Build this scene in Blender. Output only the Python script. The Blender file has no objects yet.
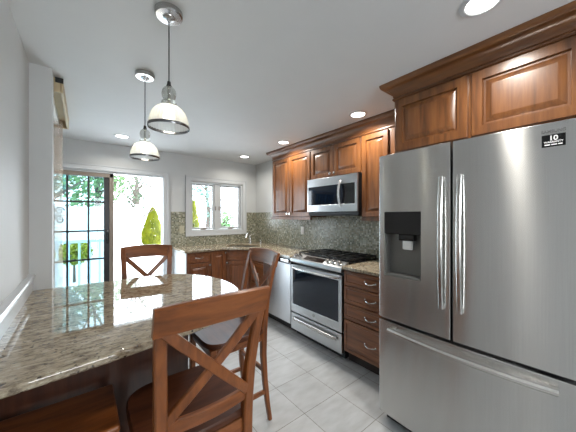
import bpy, bmesh, math, random
from mathutils import Vector, Matrix
from mathutils.geometry import tessellate_polygon
random.seed(7)
R = math.radians
PI = math.pi
sc = bpy.context.scene
COL = sc.collection

# ------------------------------------------------------------------ camera, world, lights, exposure
CAM_H = 1.385
cam_d = bpy.data.cameras.new('camera')
cam_d.sensor_width = 36.0
cam_d.lens = 36.0 * 258.0 / 576.0
cam_d.clip_start = 0.02
cam = bpy.data.objects.new('camera', cam_d)
COL.objects.link(cam)
cam.location = (0, 0, CAM_H)
cam.rotation_euler = (R(90), 0, R(-38.5))
sc.camera = cam

sc.view_settings.view_transform = 'Standard'
sc.view_settings.look = 'None'
sc.view_settings.gamma = 1.0
sc.view_settings.use_curve_mapping = False
sc.view_settings.exposure = 0.1
try:
    sc.cycles.use_denoising = True
    sc.cycles.max_bounces = 10
    sc.cycles.diffuse_bounces = 6
    sc.cycles.glossy_bounces = 5
    sc.cycles.transmission_bounces = 8
    sc.cycles.transparent_max_bounces = 16
    sc.cycles.sample_clamp_indirect = 6.0
    sc.cycles.caustics_refractive = False
    sc.cycles.caustics_reflective = False
except Exception:
    pass

world = bpy.data.worlds.new('sky')
sc.world = world
world.use_nodes = True
wn = world.node_tree.nodes
wl = world.node_tree.links
bg = wn['Background']
bg.inputs['Color'].default_value = (0.82, 0.91, 1.0, 1)
bg.inputs['Strength'].default_value = 9.0

def area_light(name, loc, rot, sx, sy, power, col=(1, 1, 1), spread=180, portal=False, shape='RECTANGLE', parent=None):
    d = bpy.data.lights.new(name, 'AREA')
    d.shape = shape
    d.size = sx
    d.size_y = sy
    d.energy = power
    d.color = col
    d.spread = R(spread)
    if portal:
        d.cycles.is_portal = True
    o = bpy.data.objects.new(name, d)
    COL.objects.link(o)
    o.location = loc
    o.rotation_euler = rot
    if parent:
        o.parent = parent
    return o

# daylight coming in at the glazed openings (back door, sink window), plus an added fill behind the viewpoint
area_light('daylight_back_door', (0.33, 4.30, 1.03), (R(-90), 0, 0), 1.2, 1.9, 10, (0.86, 0.93, 1.0))
area_light('daylight_sink_window', (1.80, 4.30, 1.55), (R(-90), 0, 0), 0.9, 0.75, 5, (0.86, 0.93, 1.0))
area_light('fill_rear_opening', (0.9, -2.36, 1.5), (R(90), 0, 0), 1.2, 1.0, 20, (1.0, 0.96, 0.90))  # added warm fill from behind, at an invented opening out of view
DOWNLIGHT_W = 13.0
DOWN_COL = (1.0, 0.95, 0.87)

# ------------------------------------------------------------------ materials
def new_mat(name):
    m = bpy.data.materials.new(name)
    m.use_nodes = True
    nt = m.node_tree
    return m, nt, nt.nodes, nt.links, nt.nodes['Principled BSDF']

def srgb(r, g, b):
    def f(c):
        c /= 255.0
        return c / 12.92 if c <= 0.04045 else ((c + 0.055) / 1.055) ** 2.4
    return (f(r), f(g), f(b), 1)

def plain(name, col, rough=0.5, metal=0.0, noise=0.0, nscale=20.0, **kw):
    m, nt, n, l, p = new_mat(name)
    p.inputs['Roughness'].default_value = rough
    p.inputs['Metallic'].default_value = metal
    for k, v in kw.items():
        p.inputs[k.replace('_', ' ')].default_value = v
    if noise:
        tc = n.new('ShaderNodeTexCoord')
        t = n.new('ShaderNodeTexNoise')
        t.inputs['Scale'].default_value = nscale
        t.inputs['Detail'].default_value = 4
        l.new(tc.outputs['Object'], t.inputs['Vector'])
        r = n.new('ShaderNodeValToRGB')
        a = [max(0, c * (1 - noise)) for c in col[:3]] + [1]
        b = [min(1, c * (1 + noise)) for c in col[:3]] + [1]
        r.color_ramp.elements[0].color = a
        r.color_ramp.elements[0].position = 0.3
        r.color_ramp.elements[1].color = b
        r.color_ramp.elements[1].position = 0.7
        l.new(t.outputs['Fac'], r.inputs['Fac'])
        l.new(r.outputs['Color'], p.inputs['Base Color'])
    else:
        p.inputs['Base Color'].default_value = col
    return m

def wood(name, dark, mid, light, scale=(30, 30, 2.2), rough=0.33, coat=0.25):
    m, nt, n, l, p = new_mat(name)
    tc = n.new('ShaderNodeTexCoord')
    mp = n.new('ShaderNodeMapping')
    mp.inputs['Scale'].default_value = scale
    l.new(tc.outputs['Object'], mp.inputs['Vector'])
    t = n.new('ShaderNodeTexNoise')
    t.inputs['Scale'].default_value = 1.0
    t.inputs['Detail'].default_value = 6
    t.inputs['Roughness'].default_value = 0.6
    t.inputs['Distortion'].default_value = 0.3
    l.new(mp.outputs['Vector'], t.inputs['Vector'])
    r = n.new('ShaderNodeValToRGB')
    e = r.color_ramp.elements
    e[0].position = 0.28
    e[0].color = dark
    e[1].position = 0.75
    e[1].color = light
    k = e.new(0.5)
    k.color = mid
    l.new(t.outputs['Fac'], r.inputs['Fac'])
    l.new(r.outputs['Color'], p.inputs['Base Color'])
    p.inputs['Roughness'].default_value = rough
    p.inputs['Coat Weight'].default_value = coat
    p.inputs['Coat Roughness'].default_value = 0.2
    return m

def granite(name, scale=1.0, rough=0.025):
    m, nt, n, l, p = new_mat(name)
    tc = n.new('ShaderNodeTexCoord')
    mp = n.new('ShaderNodeMapping')
    mp.inputs['Scale'].default_value = (scale, scale, scale)
    l.new(tc.outputs['Object'], mp.inputs['Vector'])
    mp2 = n.new('ShaderNodeMapping')
    mp2.inputs['Scale'].default_value = (scale * 0.55, scale * 1.5, scale)
    l.new(tc.outputs['Object'], mp2.inputs['Vector'])
    a = n.new('ShaderNodeTexNoise')
    a.inputs['Scale'].default_value = 42
    a.inputs['Detail'].default_value = 8
    a.inputs['Roughness'].default_value = 0.7
    l.new(mp2.outputs['Vector'], a.inputs['Vector'])
    ra = n.new('ShaderNodeValToRGB')
    e = ra.color_ramp.elements
    e[0].position = 0.30
    e[0].color = srgb(74, 62, 50)
    e[1].position = 0.70
    e[1].color = srgb(196, 187, 168)
    k = e.new(0.42); k.color = srgb(130, 116, 96)
    k = e.new(0.54); k.color = srgb(168, 155, 132)
    l.new(a.outputs['Fac'], ra.inputs['Fac'])
    b = n.new('ShaderNodeTexVoronoi')
    b.inputs['Scale'].default_value = 95
    l.new(mp.outputs['Vector'], b.inputs['Vector'])
    c = n.new('ShaderNodeTexNoise')
    c.inputs['Scale'].default_value = 60
    c.inputs['Detail'].default_value = 3
    l.new(mp.outputs['Vector'], c.inputs['Vector'])
    rb = n.new('ShaderNodeValToRGB')
    rb.color_ramp.elements[0].position = 0.60
    rb.color_ramp.elements[0].color = (0, 0, 0, 1)
    rb.color_ramp.elements[1].position = 0.68
    rb.color_ramp.elements[1].color = (1, 1, 1, 1)
    l.new(c.outputs['Fac'], rb.inputs['Fac'])
    mx = n.new('ShaderNodeMixRGB')
    mx.inputs['Color2'].default_value = srgb(58, 44, 36)
    l.new(rb.outputs['Color'], mx.inputs['Fac'])
    l.new(ra.outputs['Color'], mx.inputs['Color1'])
    l.new(mx.outputs['Color'], p.inputs['Base Color'])
    p.inputs['Roughness'].default_value = rough
    p.inputs['Specular IOR Level'].default_value = 1.0
    return m

def mosaic(name, axis):
    """small square glass/stone mosaic; axis = which object axis runs along the wall"""
    m, nt, n, l, p = new_mat(name)
    tc = n.new('ShaderNodeTexCoord')
    sp = n.new('ShaderNodeSeparateXYZ')
    l.new(tc.outputs['Object'], sp.inputs[0])
    cb = n.new('ShaderNodeCombineXYZ')
    l.new(sp.outputs[axis], cb.inputs[0])
    l.new(sp.outputs['Z'], cb.inputs[1])
    dv = n.new('ShaderNodeVectorMath'); dv.operation = 'SCALE'
    dv.inputs['Scale'].default_value = 1 / 0.0205
    l.new(cb.outputs[0], dv.inputs[0])
    fl = n.new('ShaderNodeVectorMath'); fl.operation = 'FLOOR'
    l.new(dv.outputs[0], fl.inputs[0])
    fr = n.new('ShaderNodeVectorMath'); fr.operation = 'FRACTION'
    l.new(dv.outputs[0], fr.inputs[0])
    wnz = n.new('ShaderNodeTexWhiteNoise'); wnz.noise_dimensions = '3D'
    l.new(fl.outputs[0], wnz.inputs['Vector'])
    r = n.new('ShaderNodeValToRGB')
    r.color_ramp.interpolation = 'CONSTANT'
    e = r.color_ramp.elements
    e[0].position = 0; e[0].color = srgb(124, 125, 106)
    e[1].position = 0.18; e[1].color = srgb(158, 157, 136)
    for pos, c in ((0.38, (140, 134, 112)), (0.54, (176, 175, 157)), (0.68, (100, 102, 86)), (0.8, (148, 151, 136)), (0.93, (202, 200, 184))):
        k = e.new(pos); k.color = srgb(*c)
    l.new(wnz.outputs['Value'], r.inputs['Fac'])
    sp2 = n.new('ShaderNodeSeparateXYZ')
    l.new(fr.outputs[0], sp2.inputs[0])
    def lt(o):
        q = n.new('ShaderNodeMath'); q.operation = 'LESS_THAN'
        l.new(o, q.inputs[0]); q.inputs[1].default_value = 0.11
        return q.outputs[0]
    mxm = n.new('ShaderNodeMath'); mxm.operation = 'MAXIMUM'
    l.new(lt(sp2.outputs['X']), mxm.inputs[0]); l.new(lt(sp2.outputs['Y']), mxm.inputs[1])
    mx = n.new('ShaderNodeMixRGB')
    l.new(mxm.outputs[0], mx.inputs['Fac'])
    l.new(r.outputs['Color'], mx.inputs['Color1'])
    mx.inputs['Color2'].default_value = srgb(140, 139, 126)
    l.new(mx.outputs['Color'], p.inputs['Base Color'])
    p.inputs['Roughness'].default_value = 0.25
    bp = n.new('ShaderNodeBump'); bp.inputs['Strength'].default_value = 0.3; bp.inputs['Distance'].default_value = 0.001
    bp.invert = True
    l.new(mxm.outputs[0], bp.inputs['Height']); l.new(bp.outputs[0], p.inputs['Normal'])
    return m

def floor_tile(name):
    m, nt, n, l, p = new_mat(name)
    tc = n.new('ShaderNodeTexCoord')
    mp = n.new('ShaderNodeMapping')
    mp.inputs['Location'].default_value = (-0.192 + 0.0015, -0.319 + 0.0015, 0)
    l.new(tc.outputs['Object'], mp.inputs['Vector'])
    b = n.new('ShaderNodeTexBrick')
    b.offset = 0; b.squash = 1
    b.inputs['Scale'].default_value = 1
    b.inputs['Brick Width'].default_value = 0.342
    b.inputs['Row Height'].default_value = 0.342
    b.inputs['Mortar Size'].default_value = 0.0022
    b.inputs['Mortar Smooth'].default_value = 0.1
    b.inputs['Color1'].default_value = srgb(170, 172, 174)
    b.inputs['Color2'].default_value = srgb(178, 180, 182)
    b.inputs['Mortar'].default_value = srgb(118, 114, 106)
    l.new(mp.outputs[0], b.inputs['Vector'])
    t = n.new('ShaderNodeTexNoise'); t.inputs['Scale'].default_value = 9; t.inputs['Detail'].default_value = 6
    mp2 = n.new('ShaderNodeMapping'); mp2.inputs['Scale'].default_value = (0.6, 1.8, 1); mp2.inputs['Rotation'].default_value = (0, 0, 0.6)
    l.new(tc.outputs['Object'], mp2.inputs['Vector']); l.new(mp2.outputs[0], t.inputs['Vector'])
    r = n.new('ShaderNodeValToRGB')
    r.color_ramp.elements[0].position = 0.3; r.color_ramp.elements[0].color = (0.84, 0.83, 0.81, 1)
    r.color_ramp.elements[1].position = 0.7; r.color_ramp.elements[1].color = (1.06, 1.06, 1.05, 1)
    l.new(t.outputs['Fac'], r.inputs['Fac'])
    mx = n.new('ShaderNodeMixRGB'); mx.blend_type = 'MULTIPLY'; mx.inputs['Fac'].default_value = 1
    l.new(b.outputs['Color'], mx.inputs['Color1']); l.new(r.outputs['Color'], mx.inputs['Color2'])
    l.new(mx.outputs[0], p.inputs['Base Color'])
    p.inputs['Roughness'].default_value = 0.3
    bp = n.new('ShaderNodeBump'); bp.inputs['Strength'].default_value = 0.4; bp.inputs['Distance'].default_value = 0.002; bp.invert = True
    l.new(b.outputs['Fac'], bp.inputs['Height']); l.new(bp.outputs[0], p.inputs['Normal'])
    return m

def steel(name, col=(0.66, 0.66, 0.65, 1), rough=0.24, aniso=1.0, streak='H'):
    m, nt, n, l, p = new_mat(name)
    tc = n.new('ShaderNodeTexCoord')
    mp = n.new('ShaderNodeMapping')
    mp.inputs['Scale'].default_value = (260, 260, 3)
    l.new(tc.outputs['Object'], mp.inputs['Vector'])
    t = n.new('ShaderNodeTexNoise'); t.inputs['Scale'].default_value = 1; t.inputs['Detail'].default_value = 3
    l.new(mp.outputs[0], t.inputs['Vector'])
    r = n.new('ShaderNodeValToRGB')
    r.color_ramp.elements[0].position = 0.3; r.color_ramp.elements[0].color = [c * 0.96 for c in col[:3]] + [1]
    r.color_ramp.elements[1].position = 0.7; r.color_ramp.elements[1].color = [min(1, c * 1.03) for c in col[:3]] + [1]
    l.new(t.outputs['Fac'], r.inputs['Fac']); l.new(r.outputs[0], p.inputs['Base Color'])
    p.inputs['Metallic'].default_value = 1
    p.inputs['Roughness'].default_value = rough
    p.inputs['Anisotropic'].default_value = aniso
    p.inputs['Anisotropic Rotation'].default_value = 0.25
    tg = n.new('ShaderNodeTangent'); tg.direction_type = 'RADIAL'; tg.axis = 'Z'
    l.new(tg.outputs[0], p.inputs['Tangent'])
    return m

def emit(name, col, strength):
    m, nt, n, l, p = new_mat(name)
    p.inputs['Base Color'].default_value = (0.9, 0.9, 0.9, 1)
    p.inputs['Emission Color'].default_value = col
    p.inputs['Emission Strength'].default_value = strength
    return m

def pane_glass(name, tint=(1, 1, 1, 1), open_shell=False):
    """thin window glass: tinted straight-through plus a mirror share"""
    m = bpy.data.materials.new(name); m.use_nodes = True
    nt = m.node_tree; n = nt.nodes; l = nt.links
    n.remove(n['Principled BSDF'])
    out = n['Material Output']
    tr = n.new('ShaderNodeBsdfTransparent'); tr.inputs[0].default_value = tint
    gl = n.new('ShaderNodeBsdfGlossy'); gl.inputs['Roughness'].default_value = 0.01
    fr = n.new('ShaderNodeFresnel'); fr.inputs[0].default_value = 1.45
    mx = n.new('ShaderNodeMixShader')
    if open_shell:
        lw = n.new('ShaderNodeLayerWeight'); lw.inputs[0].default_value = 0.3
        fr = n.new('ShaderNodeMath'); fr.operation = 'MULTIPLY_ADD'
        fr.inputs[1].default_value = 0.5; fr.inputs[2].default_value = 0.04
        l.new(lw.outputs['Facing'], fr.inputs[0])
    l.new(fr.outputs[0], mx.inputs[0]); l.new(tr.outputs[0], mx.inputs[1]); l.new(gl.outputs[0], mx.inputs[2])
    l.new(mx.outputs[0], out.inputs[0])
    return m

def shade_glass(name):
    m = bpy.data.materials.new(name); m.use_nodes = True
    nt = m.node_tree; n = nt.nodes; l = nt.links
    n.remove(n['Principled BSDF'])
    out = n['Material Output']
    tr = n.new('ShaderNodeBsdfTransparent'); tr.inputs[0].default_value = (0.93, 0.94, 0.92, 1)
    tl = n.new('ShaderNodeBsdfTranslucent'); tl.inputs[0].default_value = (0.97, 0.97, 0.94, 1)
    gl = n.new('ShaderNodeBsdfGlossy'); gl.inputs['Roughness'].default_value = 0.08
    m1 = n.new('ShaderNodeMixShader'); m1.inputs[0].default_value = 0.6
    l.new(tr.outputs[0], m1.inputs[1]); l.new(tl.outputs[0], m1.inputs[2])
    lw = n.new('ShaderNodeLayerWeight'); lw.inputs[0].default_value = 0.25
    fr = n.new('ShaderNodeMath'); fr.operation = 'MULTIPLY_ADD'
    fr.inputs[1].default_value = 0.35; fr.inputs[2].default_value = 0.04
    l.new(lw.outputs['Facing'], fr.inputs[0])
    m2 = n.new('ShaderNodeMixShader')
    l.new(fr.outputs[0], m2.inputs[0]); l.new(m1.outputs[0], m2.inputs[1]); l.new(gl.outputs[0], m2.inputs[2])
    l.new(m2.outputs[0], out.inputs[0])
    return m

def leaf_mat(name, c1, c2):
    m, nt, n, l, p = new_mat(name)
    g = n.new('ShaderNodeTexCoord')
    t = n.new('ShaderNodeTexNoise'); t.inputs['Scale'].default_value = 2.5; t.inputs['Detail'].default_value = 5
    l.new(g.outputs['Object'], t.inputs['Vector'])
    r = n.new('ShaderNodeValToRGB')
    r.color_ramp.elements[0].position = 0.35; r.color_ramp.elements[0].color = c1
    r.color_ramp.elements[1].position = 0.65; r.color_ramp.elements[1].color = c2
    l.new(t.outputs['Fac'], r.inputs['Fac']); l.new(r.outputs[0], p.inputs['Base Color'])
    p.inputs['Roughness'].default_value = 0.6
    return m

def vane_mat(name, col):
    m = bpy.data.materials.new(name); m.use_nodes = True
    nt = m.node_tree; n = nt.nodes; l = nt.links
    n.remove(n['Principled BSDF'])
    out = n['Material Output']
    d = n.new('ShaderNodeBsdfDiffuse'); d.inputs[0].default_value = col
    tl = n.new('ShaderNodeBsdfTranslucent'); tl.inputs[0].default_value = col
    tr = n.new('ShaderNodeBsdfTransparent')
    m1 = n.new('ShaderNodeMixShader'); m1.inputs[0].default_value = 0.5
    l.new(d.outputs[0], m1.inputs[1]); l.new(tl.outputs[0], m1.inputs[2])
    m2 = n.new('ShaderNodeMixShader'); m2.inputs[0].default_value = 0.93
    l.new(m1.outputs[0], m2.inputs[1]); l.new(tr.outputs[0], m2.inputs[2])
    l.new(m2.outputs[0], out.inputs[0])
    return m

M = {}
M['wall'] = plain('wall_paint', srgb(203, 205, 205), 0.55, noise=0.015, nscale=6)
M['ceiling'] = plain('ceiling_paint', srgb(217, 218, 218), 0.7, noise=0.012, nscale=5)
M['white'] = plain('white_trim_paint', srgb(200, 203, 205), 0.4)
M['rail'] = plain('glossy_white_rail', srgb(202, 205, 208), 0.2)
M['floor'] = floor_tile('floor_tiles')
M['cherry'] = wood('cherry_wood', srgb(70, 41, 20), srgb(106, 65, 33), srgb(128, 84, 45))
M['cherry_h'] = wood('cherry_wood_cross_grain', srgb(70, 41, 20), srgb(106, 65, 33), srgb(128, 84, 45), (30, 2.2, 30))
M['base'] = wood('cherry_wood_base', srgb(78, 42, 22), srgb(116, 68, 36), srgb(142, 88, 50))
M['base_h'] = wood('cherry_wood_base_cross_grain', srgb(78, 42, 22), srgb(116, 68, 36), srgb(142, 88, 50), (30, 2.2, 30))
M['stool'] = wood('stool_wood', srgb(84, 44, 18), srgb(126, 70, 30), srgb(154, 90, 42), (26, 26, 4), 0.36, 0.12)
M['stool_h'] = wood('stool_wood_cross_grain', srgb(84, 44, 18), srgb(126, 70, 30), srgb(154, 90, 42), (4, 26, 26), 0.36, 0.12)
M['seat'] = wood('stool_seat_wood', srgb(56, 28, 16), srgb(78, 42, 24), srgb(98, 56, 34), (3, 22, 22), 0.42, 0.0)
M['seat'].node_tree.nodes['Principled BSDF'].inputs['Specular IOR Level'].default_value = 0.25
M['tabledark'] = wood('peninsula_wood', srgb(58, 32, 22), srgb(74, 42, 28), srgb(88, 52, 34))
M['kick'] = plain('dark_toe_kick', srgb(40, 28, 22), 0.6)
M['granite'] = granite('beige_granite')
M['mosaic_y'] = mosaic('mosaic_tiles_right', 'Y')
M['mosaic_x'] = mosaic('mosaic_tiles_back', 'X')
M['steel'] = steel('brushed_steel')
M['steel_light'] = steel('brushed_steel_light', (0.50, 0.51, 0.52, 1), 0.28, 0.5)
M['chrome'] = plain('polished_nickel', (0.75, 0.74, 0.72, 1), 0.12, 1.0)
M['darkchrome'] = plain('dark_chrome', (0.22, 0.22, 0.23, 1), 0.15, 1.0)
M['nickel'] = plain('brushed_nickel', (0.48, 0.47, 0.46, 1), 0.24, 1.0)
M['handle'] = plain('satin_steel_handle', (0.74, 0.73, 0.71, 1), 0.2, 1.0)
M['bronze'] = plain('dark_bronze_frame', srgb(46, 44, 46), 0.4)
M['taupe'] = plain('taupe_door_frame', srgb(140, 128, 116), 0.45)
M['black'] = plain('gloss_black', srgb(14, 14, 16), 0.12)
M['matte'] = plain('matte_black', srgb(16, 16, 17), 0.5)
M['iron'] = plain('cast_iron', srgb(18, 18, 19), 0.45, noise=0.2, nscale=60)
M['ovenglass'] = plain('oven_glass', srgb(14, 24, 38), 0.05)
M['gray'] = plain('fridge_side_gray', srgb(104, 104, 108), 0.4)
M['dispcav'] = plain('dispenser_gray', srgb(128, 128, 126), 0.35, 0.5)
M['plastic'] = plain('white_plastic', srgb(232, 232, 228), 0.35)
M['beigeplate'] = plain('beige_plate', srgb(190, 184, 160), 0.4)
M['lens'] = emit('lamp_lens', (1.0, 0.97, 0.92, 1), 9.0)
M['bulb'] = emit('warm_bulb', (1.0, 0.93, 0.74, 1), 13.0)
M['pane'] = pane_glass('clear_pane', (0.98, 0.99, 1.0, 1))
M['pane_tint'] = pane_glass('tinted_pane', (0.56, 0.67, 0.70, 1))
M['clear'] = pane_glass('clear_lamp_glass', (0.80, 0.81, 0.79, 1), True)
M['shade'] = shade_glass('ribbed_shade_glass')
M['vane'] = vane_mat('blind_vane', srgb(212, 194, 178))
M['valance'] = plain('tan_valance', srgb(196, 176, 142), 0.5, noise=0.06, nscale=12)
M['cordm'] = plain('black_cord', srgb(30, 28, 27), 0.5)
M['ground'] = plain('pale_patio', srgb(226, 226, 224), 0.8, noise=0.04, nscale=3)
M['fence'] = plain('white_vinyl', srgb(236, 237, 238), 0.5)
M['deckblue'] = plain('pale_blue_rail', srgb(176, 206, 216), 0.6)
M['bark'] = plain('bark', srgb(84, 74, 66), 0.8, noise=0.2, nscale=10)
M['leaf'] = leaf_mat('leaves_green', srgb(72, 112, 66), srgb(126, 156, 104))
M['leaf_blue'] = leaf_mat('leaves_blue_green', srgb(66, 108, 100), srgb(122, 156, 138))
M['leaf_yellow'] = leaf_mat('leaves_yellow_green', srgb(104, 116, 12), srgb(156, 158, 32))
M['leaf_pale'] = leaf_mat('leaves_pale', srgb(34, 48, 34), srgb(84, 100, 74))
M['label_white'] = plain('label_white', srgb(240, 240, 240), 0.4)
M['sinksteel'] = plain('sink_steel', (0.4, 0.4, 0.4, 1), 0.3, 1.0)

# ------------------------------------------------------------------ mesh helpers
class MB:
    def __init__(self):
        self.bm = bmesh.new()

    def merge(self, tmp):
        me = bpy.data.meshes.new('tmp')
        tmp.to_mesh(me)
        tmp.free()
        self.bm.from_mesh(me)
        bpy.data.meshes.remove(me)
        return self

    def box(self, x0, x1, y0, y1, z0, z1, bev=0.0, seg=2, mat=None):
        t = bmesh.new()
        bmesh.ops.create_cube(t, size=1)
        for v in t.verts:
            v.co = Vector(((x0 + x1) / 2 + v.co.x * (x1 - x0), (y0 + y1) / 2 + v.co.y * (y1 - y0), (z0 + z1) / 2 + v.co.z * (z1 - z0)))
        if bev:
            bmesh.ops.bevel(t, geom=t.edges[:], offset=bev, segments=seg, affect='EDGES', profile=0.5)
        if mat:
            t.transform(mat)
        return self.merge(t)

    def fbox(self, F, u0, u1, v0, v1, n0, n1, bev=0.0, seg=2):
        return self.box(u0, u1, v0, v1, n0, n1, bev, seg, F)

    def loops(self, F, u0, u1, v0, v1, prof):
        """stack of rectangular loops [(inset, n)], closed at both ends; makes raised panels"""
        t = bmesh.new()
        rings = []
        for ins, nn in prof:
            rings.append([t.verts.new((u0 + ins, v0 + ins, nn)), t.verts.new((u1 - ins, v0 + ins, nn)),
                          t.verts.new((u1 - ins, v1 - ins, nn)), t.verts.new((u0 + ins, v1 - ins, nn))])
        t.faces.new(rings[0][::-1])
        for a, b in zip(rings, rings[1:]):
            for i in range(4):
                j = (i + 1) % 4
                t.faces.new((a[i], a[j], b[j], b[i]))
        t.faces.new(rings[-1])
        t.transform(F)
        return self.merge(t)

    def slab(self, outline, holes, n0, n1, F=None, bev=0.0):
        """flat polygon with holes in the (u, v) plane, thickness n0..n1"""
        polys = [[Vector((p[0], p[1], 0)) for p in outline]] + [[Vector((p[0], p[1], 0)) for p in h] for h in holes]
        tris = tessellate_polygon(polys)
        flat = [p for q in polys for p in q]
        t = bmesh.new()
        lo = [t.verts.new((p.x, p.y, n0)) for p in flat]
        hi = [t.verts.new((p.x, p.y, n1)) for p in flat]
        for a, b, c in tris:
            try:
                t.faces.new((hi[a], hi[b], hi[c]))
                t.faces.new((lo[c], lo[b], lo[a]))
            except ValueError:
                pass
        k = 0
        for q in polys:
            m = len(q)
            for i in range(m):
                a, b = k + i, k + (i + 1) % m
                t.faces.new((lo[a], lo[b], hi[b], hi[a]))
            k += m
        bmesh.ops.recalc_face_normals(t, faces=t.faces[:])
        if bev:
            bmesh.ops.dissolve_limit(t, angle_limit=R(1), verts=t.verts[:], edges=t.edges[:])
            ed = [e for e in t.edges if len(e.link_faces) == 2 and e.calc_face_angle(0) > R(60) and abs(e.verts[0].co.z - e.verts[1].co.z) < 1e-6]
            bmesh.ops.bevel(t, geom=ed, offset=bev, segments=3, affect='EDGES', profile=0.5)
        if F:
            t.transform(F)
        return self.merge(t)

    def lathe(self, prof, loc=(0, 0, 0), n=32, F=None, ripple=0, amp=0.0):
        t = bmesh.new()
        rings = []
        for r, z in prof:
            if r < 1e-6:
                rings.append([t.verts.new((0, 0, z))])
            else:
                rings.append([t.verts.new(((r + amp * math.cos(ripple * 2 * PI * i / n)) * math.cos(2 * PI * i / n),
                                           (r + amp * math.cos(ripple * 2 * PI * i / n)) * math.sin(2 * PI * i / n), z)) for i in range(n)])
        for a, b in zip(rings, rings[1:]):
            for i in range(n):
                j = (i + 1) % n
                if len(a) == 1 and len(b) == 1:
                    continue
                if len(a) == 1:
                    t.faces.new((a[0], b[j], b[i]))
                elif len(b) == 1:
                    t.faces.new((a[i], a[j], b[0]))
                else:
                    t.faces.new((a[i], a[j], b[j], b[i]))
        bmesh.ops.recalc_face_normals(t, faces=t.faces[:])
        t.transform((F or Matrix()) if F else Matrix.Translation(loc))
        return self.merge(t)

    def tube(self, pts, rad, n=10):
        pts = [Vector(p) for p in pts]
        rs = rad if isinstance(rad, (list, tuple)) else [rad] * len(pts)
        t = bmesh.new()
        rings = []
        ref = None
        for i, p in enumerate(pts):
            d = (pts[min(i + 1, len(pts) - 1)] - pts[max(i - 1, 0)]).normalized()
            if ref is None:
                ref = Vector((0, 0, 1)) if abs(d.z) < 0.9 else Vector((1, 0, 0))
            a = (ref - d * ref.dot(d)).normalized()
            ref = a
            b = d.cross(a)
            rings.append([t.verts.new(p + (a * math.cos(2 * PI * k / n) + b * math.sin(2 * PI * k / n)) * rs[i]) for k in range(n)])
        for a, b in zip(rings, rings[1:]):
            for k in range(n):
                j = (k + 1) % n
                t.faces.new((a[k], a[j], b[j], b[k]))
        t.faces.new(rings[0][::-1]); t.faces.new(rings[-1])
        bmesh.ops.recalc_face_normals(t, faces=t.faces[:])
        return self.merge(t)

    def bar(self, pts, w, h, side=(1, 0, 0), bev=0.004):
        """rectangular section along a polyline: w along 'side', h across it; w/h may be lists"""
        pts = [Vector(p) for p in pts]
        ws = w if isinstance(w, (list, tuple)) else [w] * len(pts)
        hs = h if isinstance(h, (list, tuple)) else [h] * len(pts)
        side = Vector(side)
        t = bmesh.new()
        rings = []
        for i, p in enumerate(pts):
            d = (pts[min(i + 1, len(pts) - 1)] - pts[max(i - 1, 0)]).normalized()
            s = (side - d * side.dot(d)).normalized()
            q = d.cross(s)
            a, b = ws[i] / 2, hs[i] / 2
            c = min(bev, a * 0.8, b * 0.8)
            ring = []
            for x, y in ((-a + c, -b), (a - c, -b), (a, -b + c), (a, b - c), (a - c, b), (-a + c, b), (-a, b - c), (-a, -b + c)):
                ring.append(t.verts.new(p + s * x + q * y))
            rings.append(ring)
        for a, b in zip(rings, rings[1:]):
            for k in range(8):
                j = (k + 1) % 8
                t.faces.new((a[k], a[j], b[j], b[k]))
        t.faces.new(rings[0][::-1]); t.faces.new(rings[-1])
        bmesh.ops.recalc_face_normals(t, faces=t.faces[:])
        return self.merge(t)

    def molding(self, path, prof):
        """profile [(out, z)] swept with mitred corners along a plan path; 'out' is to the left of travel"""
        pts = [Vector((p[0], p[1])) for p in path]
        t = bmesh.new()
        rings = []
        for i, p in enumerate(pts):
            d0 = (p - pts[i - 1]).normalized() if i else None
            d1 = (pts[i + 1] - p).normalized() if i < len(pts) - 1 else None
            n0 = Vector((-d0.y, d0.x)) if d0 else None
            n1 = Vector((-d1.y, d1.x)) if d1 else None
            if n0 and n1:
                m = (n0 + n1).normalized()
                m = m / m.dot(n0)
            else:
                m = n0 or n1
            rings.append([t.verts.new((p.x + m.x * o, p.y + m.y * o, z)) for o, z in prof])
        k = len(prof)
        for a, b in zip(rings, rings[1:]):
            for i in range(k):
                j = (i + 1) % k
                t.faces.new((a[i], a[j], b[j], b[i]))
        t.faces.new(rings[0][::-1]); t.faces.new(rings[-1])
        bmesh.ops.recalc_face_normals(t, faces=t.faces[:])
        return self.merge(t)

    def build(self, name, mat, parent=None, smooth=35):
        off = parent_offset(parent)
        if off.length > 0:
            bmesh.ops.translate(self.bm, verts=self.bm.verts[:], vec=-off)
        me = bpy.data.meshes.new(name)
        self.bm.to_mesh(me)
        self.bm.free()
        me.materials.append(M[mat] if isinstance(mat, str) else mat)
        if smooth:
            me.polygons.foreach_set('use_smooth', [True] * len(me.polygons))
            me.set_sharp_from_angle(angle=R(smooth))
        o = bpy.data.objects.new(name, me)
        COL.objects.link(o)
        if parent:
            o.parent = parent
        if smooth:
            wm = o.modifiers.new('weighted_normals', 'WEIGHTED_NORMAL')
            wm.keep_sharp = True
            wm.weight = 80
        return o

def parent_offset(p):
    v = Vector((0, 0, 0))
    while p is not None:
        v += Vector(p.location)
        p = p.parent
    return v

def tag(o, label, cat, group=None, kind=None):
    o['label'] = label
    o['category'] = cat
    if group:
        o['group'] = group
    if kind:
        o['kind'] = kind
    return o

def thing(name, label, cat, loc=(0, 0, 0), group=None, kind=None):
    o = bpy.data.objects.new(name, None)
    o.empty_display_size = 0.1
    COL.objects.link(o)
    o.location = loc
    return tag(o, label, cat, group, kind)

def struct(o, label=None, cat=None):
    o['kind'] = 'structure'
    if label:
        o['label'] = label
    if cat:
        o['category'] = cat
    return o

def copy_tree(o, parent=None):
    c = o.copy()
    COL.objects.link(c)
    if parent:
        c.parent = parent
    for ch in list(o.children):
        copy_tree(ch, c)
    return c

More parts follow.
